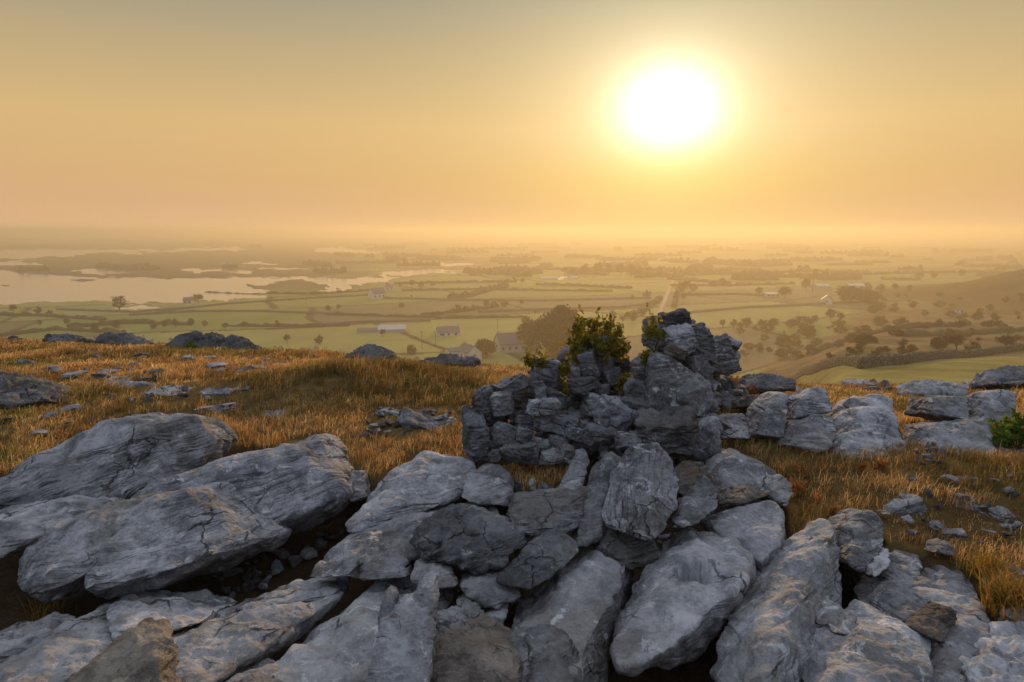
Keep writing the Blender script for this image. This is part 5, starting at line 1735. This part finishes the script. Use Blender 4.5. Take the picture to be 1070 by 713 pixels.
small = [(14, 327, 7), (40, 328, 6), (52, 330, 5), (70, 341, 8), (42, 341, 7), (100, 348, 10), (122, 343, 8), (160, 344, 9), (172, 343, 8), (184, 342, 8), (200, 341, 8), (214, 341, 6), (235, 343, 6),
         (255, 343, 6), (290, 342, 7), (300, 359, 9), (334, 360, 10), (343, 325, 6), (354, 324, 6), (430, 312, 5), (453, 332, 6), (462, 330, 5), (478, 327, 8), (486, 327, 9), (495, 326, 8), (508, 322, 8),
         (516, 322, 8), (527, 321, 7), (545, 319, 6), (559, 329, 7), (590, 288, 9), (600, 288, 10), (612, 287, 11), (625, 288, 14), (636, 288, 15), (648, 288, 14), (660, 289, 12), (668, 289, 11), (678, 289, 12),
         (690, 290, 10), (661, 314, 6), (676, 312, 8), (662, 336, 10), (672, 332, 10), (680, 336, 9), (650, 338, 9), (640, 332, 8), (712, 306, 12), (718, 303, 12), (706, 316, 11), (714, 314, 9), (724, 305, 8),
         (745, 300, 7), (755, 299, 8), (770, 300, 6), (793, 309, 8), (800, 290, 7), (812, 291, 8), (842, 304, 12), (852, 292, 10), (862, 292, 8), (905, 305, 9), (920, 306, 9), (935, 305, 8), (950, 306, 9),
         (1005, 290, 7), (960, 292, 7), (975, 291, 7), (405, 302, 6), (418, 301, 7), (430, 300, 8), (440, 301, 6), (452, 299, 6), (530, 298, 6), (538, 297, 8), (546, 297, 6), (420, 322, 5), (430, 371, 10), (400, 352, 8)]
for k, (px, row, h) in enumerate(small):
    tree(['round', 'bush', 'bush', 'round', 'tall'][k % 5], px, row, h * rg.uniform(.9, 1.2), None, 'small dark bare tree or bush standing hazy on the plain', GT, var=k, seed=50 + k)
# scrub on the slope at the right
GS = 'bushes of the scrub slope'
for k in range(190):
    px, row = rg.uniform(770, 1085), rg.uniform(308, 378)
    if row > 392 - (px - 820) * 0.10 or (px < 900 and row < 342) or row < 300 + max(0, (1000 - px)) * .12:
        continue
    h = rg.uniform(2.5, 9) * (0.6 + (row - 300) / 90)
    tree('bush', px, row, h, h * rg.uniform(1.2, 2.0), 'brown leafless bush in the scrub between the meadow wall and the hill', GS, var=k, name='bush', seed=200 + k)
for k, (px, row, h, w) in enumerate([(999, 366, 16, 18), (1050, 364, 12, 18), (935, 380, 7, 12), (1015, 372, 9, 14)]):
    tree('round', px, row, h, w, ['twiggy bush standing above the meadow wall', 'twiggy bush above the meadow wall near the right edge', 'low bush against the left part of the meadow wall', 'low bush against the middle of the meadow wall'][k], var=k, name='bush', seed=300 + k)

# far hedgerows and woods that read as one mass
rg = np.random.default_rng(31)
V, Fc, o = [], [], 0
for k in range(430):
    row = 244.5 + 50 * rg.random() ** 1.6
    px = rg.uniform(-260, 1330)
    if px < 420 and 254 < row < 300 and rg.random() < .6:
        continue
    c = P(px, row, 51.7 / math.tan(PITCH + math.atan((row - 356.5) / F)))
    if terrain_z(c[0], c[1]) < PLAIN - 1:
        continue
    Y = c[1]
    if Y > 11000:
        continue
    L = rg.uniform(8, 60) * Y / F
    n = max(6, int(L / (Y / F) / 1.0))
    a = rg.normal(0, .5)
    t = np.linspace(-.5, .5, n)
    pts = np.stack([c[0] + t * L * math.cos(a), c[1] + t * L * math.sin(a) * 1.5, np.zeros(n)], 1)
    pts[:, 2] = terrain_z(pts[:, 0], pts[:, 1])
    if np.any(pts[:, 2] < PLAIN - 1) or np.any(pts[:, 2] > PLAIN + 6):
        continue
    hh = rg.uniform(2.0, 5.5) * (1 + Y / 4500)
    v, f = ribbon(pts, rg.uniform(2.5, 7), hh, BANK, .5, 600 + k)
    V.append(v)
    Fc.append(f + o)
    o += len(v)
tag(link('woodland', new_mesh('woodland', np.concatenate(V), np.concatenate(Fc), M_HEDGE)), kind='stuff')

# ---- buildings
def flat_mat(name, col, rough=.8):
    return simple_mat(name, col, .12, rough, 1.5)


M_WHITE = flat_mat('white_render', (0.55, 0.53, 0.50))
M_GREY = flat_mat('grey_render', (0.38, 0.37, 0.35))
M_SLATE = flat_mat('slate_roof', (0.10, 0.10, 0.105), .55)
M_TIN = flat_mat('tin_roof', (0.42, 0.42, 0.42), .4)
M_PALE_ROOF = flat_mat('pale_roof', (0.62, 0.55, 0.42), .3)
M_PALE_ROOF.node_tree.nodes['Principled BSDF'].inputs['Specular IOR Level'].default_value = 1.0
M_GLASS = flat_mat('window_glass', (0.03, 0.035, 0.04), .1)


def box(x0, x1, y0, y1, z0, z1):
    v = [(x, y, z) for x in (x0, x1) for y in (y0, y1) for z in (z0, z1)]
    return v, [(0, 1, 3, 2), (4, 6, 7, 5), (0, 4, 5, 1), (2, 3, 7, 6), (0, 2, 6, 4), (1, 5, 7, 3)]


def house(label, px, row, wpx, hpx, rpx, yaw, wall, roof, depth=7.0, cat='house', windows=2, chimney=True, name='house', storeys=1):
    """wpx wall width, hpx eaves height, rpx roof height in photo pixels; ridge along local x; yaw in degrees"""
    c = hit_beyond(px, row, 100)
    s = np.linalg.norm(c - np.array([0, 0, CAM_H])) / F
    w, h, rh = wpx * s * .80, hpx * s * .80, rpx * s * .80
    e = bpy.data.objects.new(name, None)
    COL.objects.link(e)
    e.location = c
    e.rotation_euler = (0, 0, R(yaw))
    tag(e, label, cat)
    d = depth / 2
    v = [(-w / 2, -d, -1), (w / 2, -d, -1), (w / 2, d, -1), (-w / 2, d, -1), (-w / 2, -d, h), (w / 2, -d, h), (w / 2, d, h), (-w / 2, d, h), (-w / 2, 0, h + rh - .05), (w / 2, 0, h + rh - .05)]
    f = [(0, 1, 5, 4), (1, 2, 6, 9, 5), (2, 3, 7, 6), (3, 0, 4, 8, 7), (4, 5, 9, 8), (6, 7, 8, 9)]
    link('wall', new_mesh('wall', v, f, wall, False), (0, 0, 0), e)
    k, q = .35, .16
    sl = rh / d
    rv = []
    for x in (-w / 2 - .25, w / 2 + .25):
        rv += [(x, -d - k, h - k * sl), (x, 0, h + rh), (x, d + k, h - k * sl), (x, -d - k, h - k * sl + q), (x, 0, h + rh + q), (x, d + k, h - k * sl + q)]
    rf = [(0, 1, 7, 6), (1, 2, 8, 7), (3, 9, 10, 4), (4, 10, 11, 5), (0, 3, 4, 1), (1, 4, 5, 2), (6, 7, 10, 9), (7, 8, 11, 10), (0, 6, 9, 3), (2, 5, 11, 8)]
    ro = link('roof', new_mesh('roof', rv, rf, roof, False), (0, 0, 0), e)
    if chimney:
        for sx in ((-1, 1) if chimney == 2 else (1,)):
            v, f = box(sx * (w / 2 - .7) - .35, sx * (w / 2 - .7) + .35, -.4, .4, h + rh - .6, h + rh + 1.1)
            link('chimney', new_mesh('chimney', v, f, wall, False), (0, 0, 0), ro)
    for st in range(storeys):
        for i in range(windows):
            x = (i + .5) / windows * w - w / 2
            z = h * (st + .5) / storeys
            v, f = box(x - .55, x + .55, -d - .05, -d + .1, z - .6, z + .6)
            link('window', new_mesh('window', v, f, M_GLASS, False), (0, 0, 0), e)
    # a window in each gable
    for sx in (-1, 1):
        v, f = box(sx * w / 2 - .05, sx * w / 2 + .05, -.5, .5, h * .45, h * .45 + 1.2)
        link('window', new_mesh('window', v, f, M_GLASS, False), (0, 0, 0), e)
    return e


house('white flat fronted cottage at the left end of the nearest group of houses', 473, 374, 14, 10, 3, 20, M_WHITE, M_SLATE, 6, windows=2)
house('white gabled house with grey slate roof just below the skyline', 490, 375, 30, 10, 9, -58, M_WHITE, M_SLATE, 6.5, windows=3, chimney=2)
house('large grey farmhouse with a broad slate roof left of the great evergreen', 533, 367, 36, 12, 12, 18, M_GREY, M_SLATE, 9, windows=4, chimney=2)
house('smaller grey house joined behind the large farmhouse', 550, 364, 20, 10, 9, -40, M_GREY, M_SLATE, 8, windows=2)
house('long low shed with a white tin roof in the middle left fields', 410, 346, 34, 4, 4, 8, M_GREY, M_TIN, 12, 'shed', 0, False, 'shed')
house('low open shed left of the white tin roof', 385, 347, 26, 3, 2, 8, M_GREY, M_SLATE, 8, 'shed', 0, False, 'shed')
house('dark roofed bungalow above the white gabled house', 468, 350, 28, 5, 6, 10, M_WHITE, M_SLATE, 9, windows=3)
house('tiny white shed in front of the dark roofed bungalow', 463, 351, 7, 4, 1.5, 10, M_WHITE, M_TIN, 3, 'shed', 1, False, 'shed')
house('tall hazy white house with a domed look at the edge of the bay fields', 394, 312, 17, 7, 6, 35, M_WHITE, M_SLATE, 9, windows=3)
house('white house just right of and behind the tall hazy one', 407, 303, 9, 4, 3, 10, M_WHITE, M_SLATE, 8, windows=2)
house('small grey house on the shore of the bay', 197, 317, 9, 4, 3, 12, M_GREY, M_SLATE, 7, windows=2)
house('long low white shed far out left of the dark wood', 574, 292, 22, 2, 1.4, 0, M_WHITE, M_TIN, 14, 'shed', 0, False, 'shed')
house('small pale shed right of the long low white one on the plain', 600, 291.5, 8, 2, 1.4, 0, M_WHITE, M_TIN, 10, 'shed', 0, False, 'shed')
house('bungalow whose roof shines gold in the sun right of the road', 805, 310, 16, 4, 0.9, 0, M_GREY, M_PALE_ROOF, 11, windows=3)
house('white house with a sharp gable in the fields at the right', 864, 318, 13, 6, 5, 62, M_WHITE, M_SLATE, 7, windows=2)
house('grey farm shed behind the mast at the right', 857, 302, 15, 4, 2, 5, M_GREY, M_TIN, 14, 'shed', 0, False, 'shed')
house('low grey shed behind the broad dark tree at the right', 895, 301, 22, 3, 2, -5, M_GREY, M_TIN, 14, 'shed', 0, False, 'shed')
house('tiny white house alone at the foot of the brown hill', 1002, 327, 4, 3, 1.5, 10, M_WHITE, M_SLATE, 4, windows=1, chimney=False)
house('low white building by the great evergreen, behind the ruined wall', 602, 373, 14, 3, 2, 6, M_WHITE, M_TIN, 6, 'shed', 1, False, 'shed')
house('small roof left of the road, below the field wall', 620, 338, 14, 4, 4, -12, M_GREY, M_SLATE, 8, windows=2)


def pole(label, px, row, hpx, r, arm=True, group=None):
    c = hit_beyond(px, row, 100)
    s = np.linalg.norm(c - np.array([0, 0, CAM_H])) / F
    h = hpx * s
    e = bpy.data.objects.new('utility_pole', None)
    COL.objects.link(e)
    e.location = c
    tag(e, label, 'pole', group)
    v, f = tubes([((0, 0, -.5), (0, 0, h), r, r * .7)], 6)
    link('shaft', new_mesh('shaft', v, f, M_BARK), (0, 0, 0), e)
    if arm:
        v, f = box(-.9, .9, -.06, .06, h - .5, h - .35)
        link('crossarm', new_mesh('crossarm', v, f, M_BARK, False), (0, 0, 0), e)


pole('tall thin mast standing among the trees at the right', 849, 305, 22, .35, False)
for k, (px, row, h) in enumerate([(441, 366, 20), (455, 362, 16), (520, 345, 12), (640, 341, 13), (418, 321, 10), (320, 322, 9)]):
    pole('thin wooden pole standing in the hazy fields', px, row, h, .13, True, 'poles of the power line')
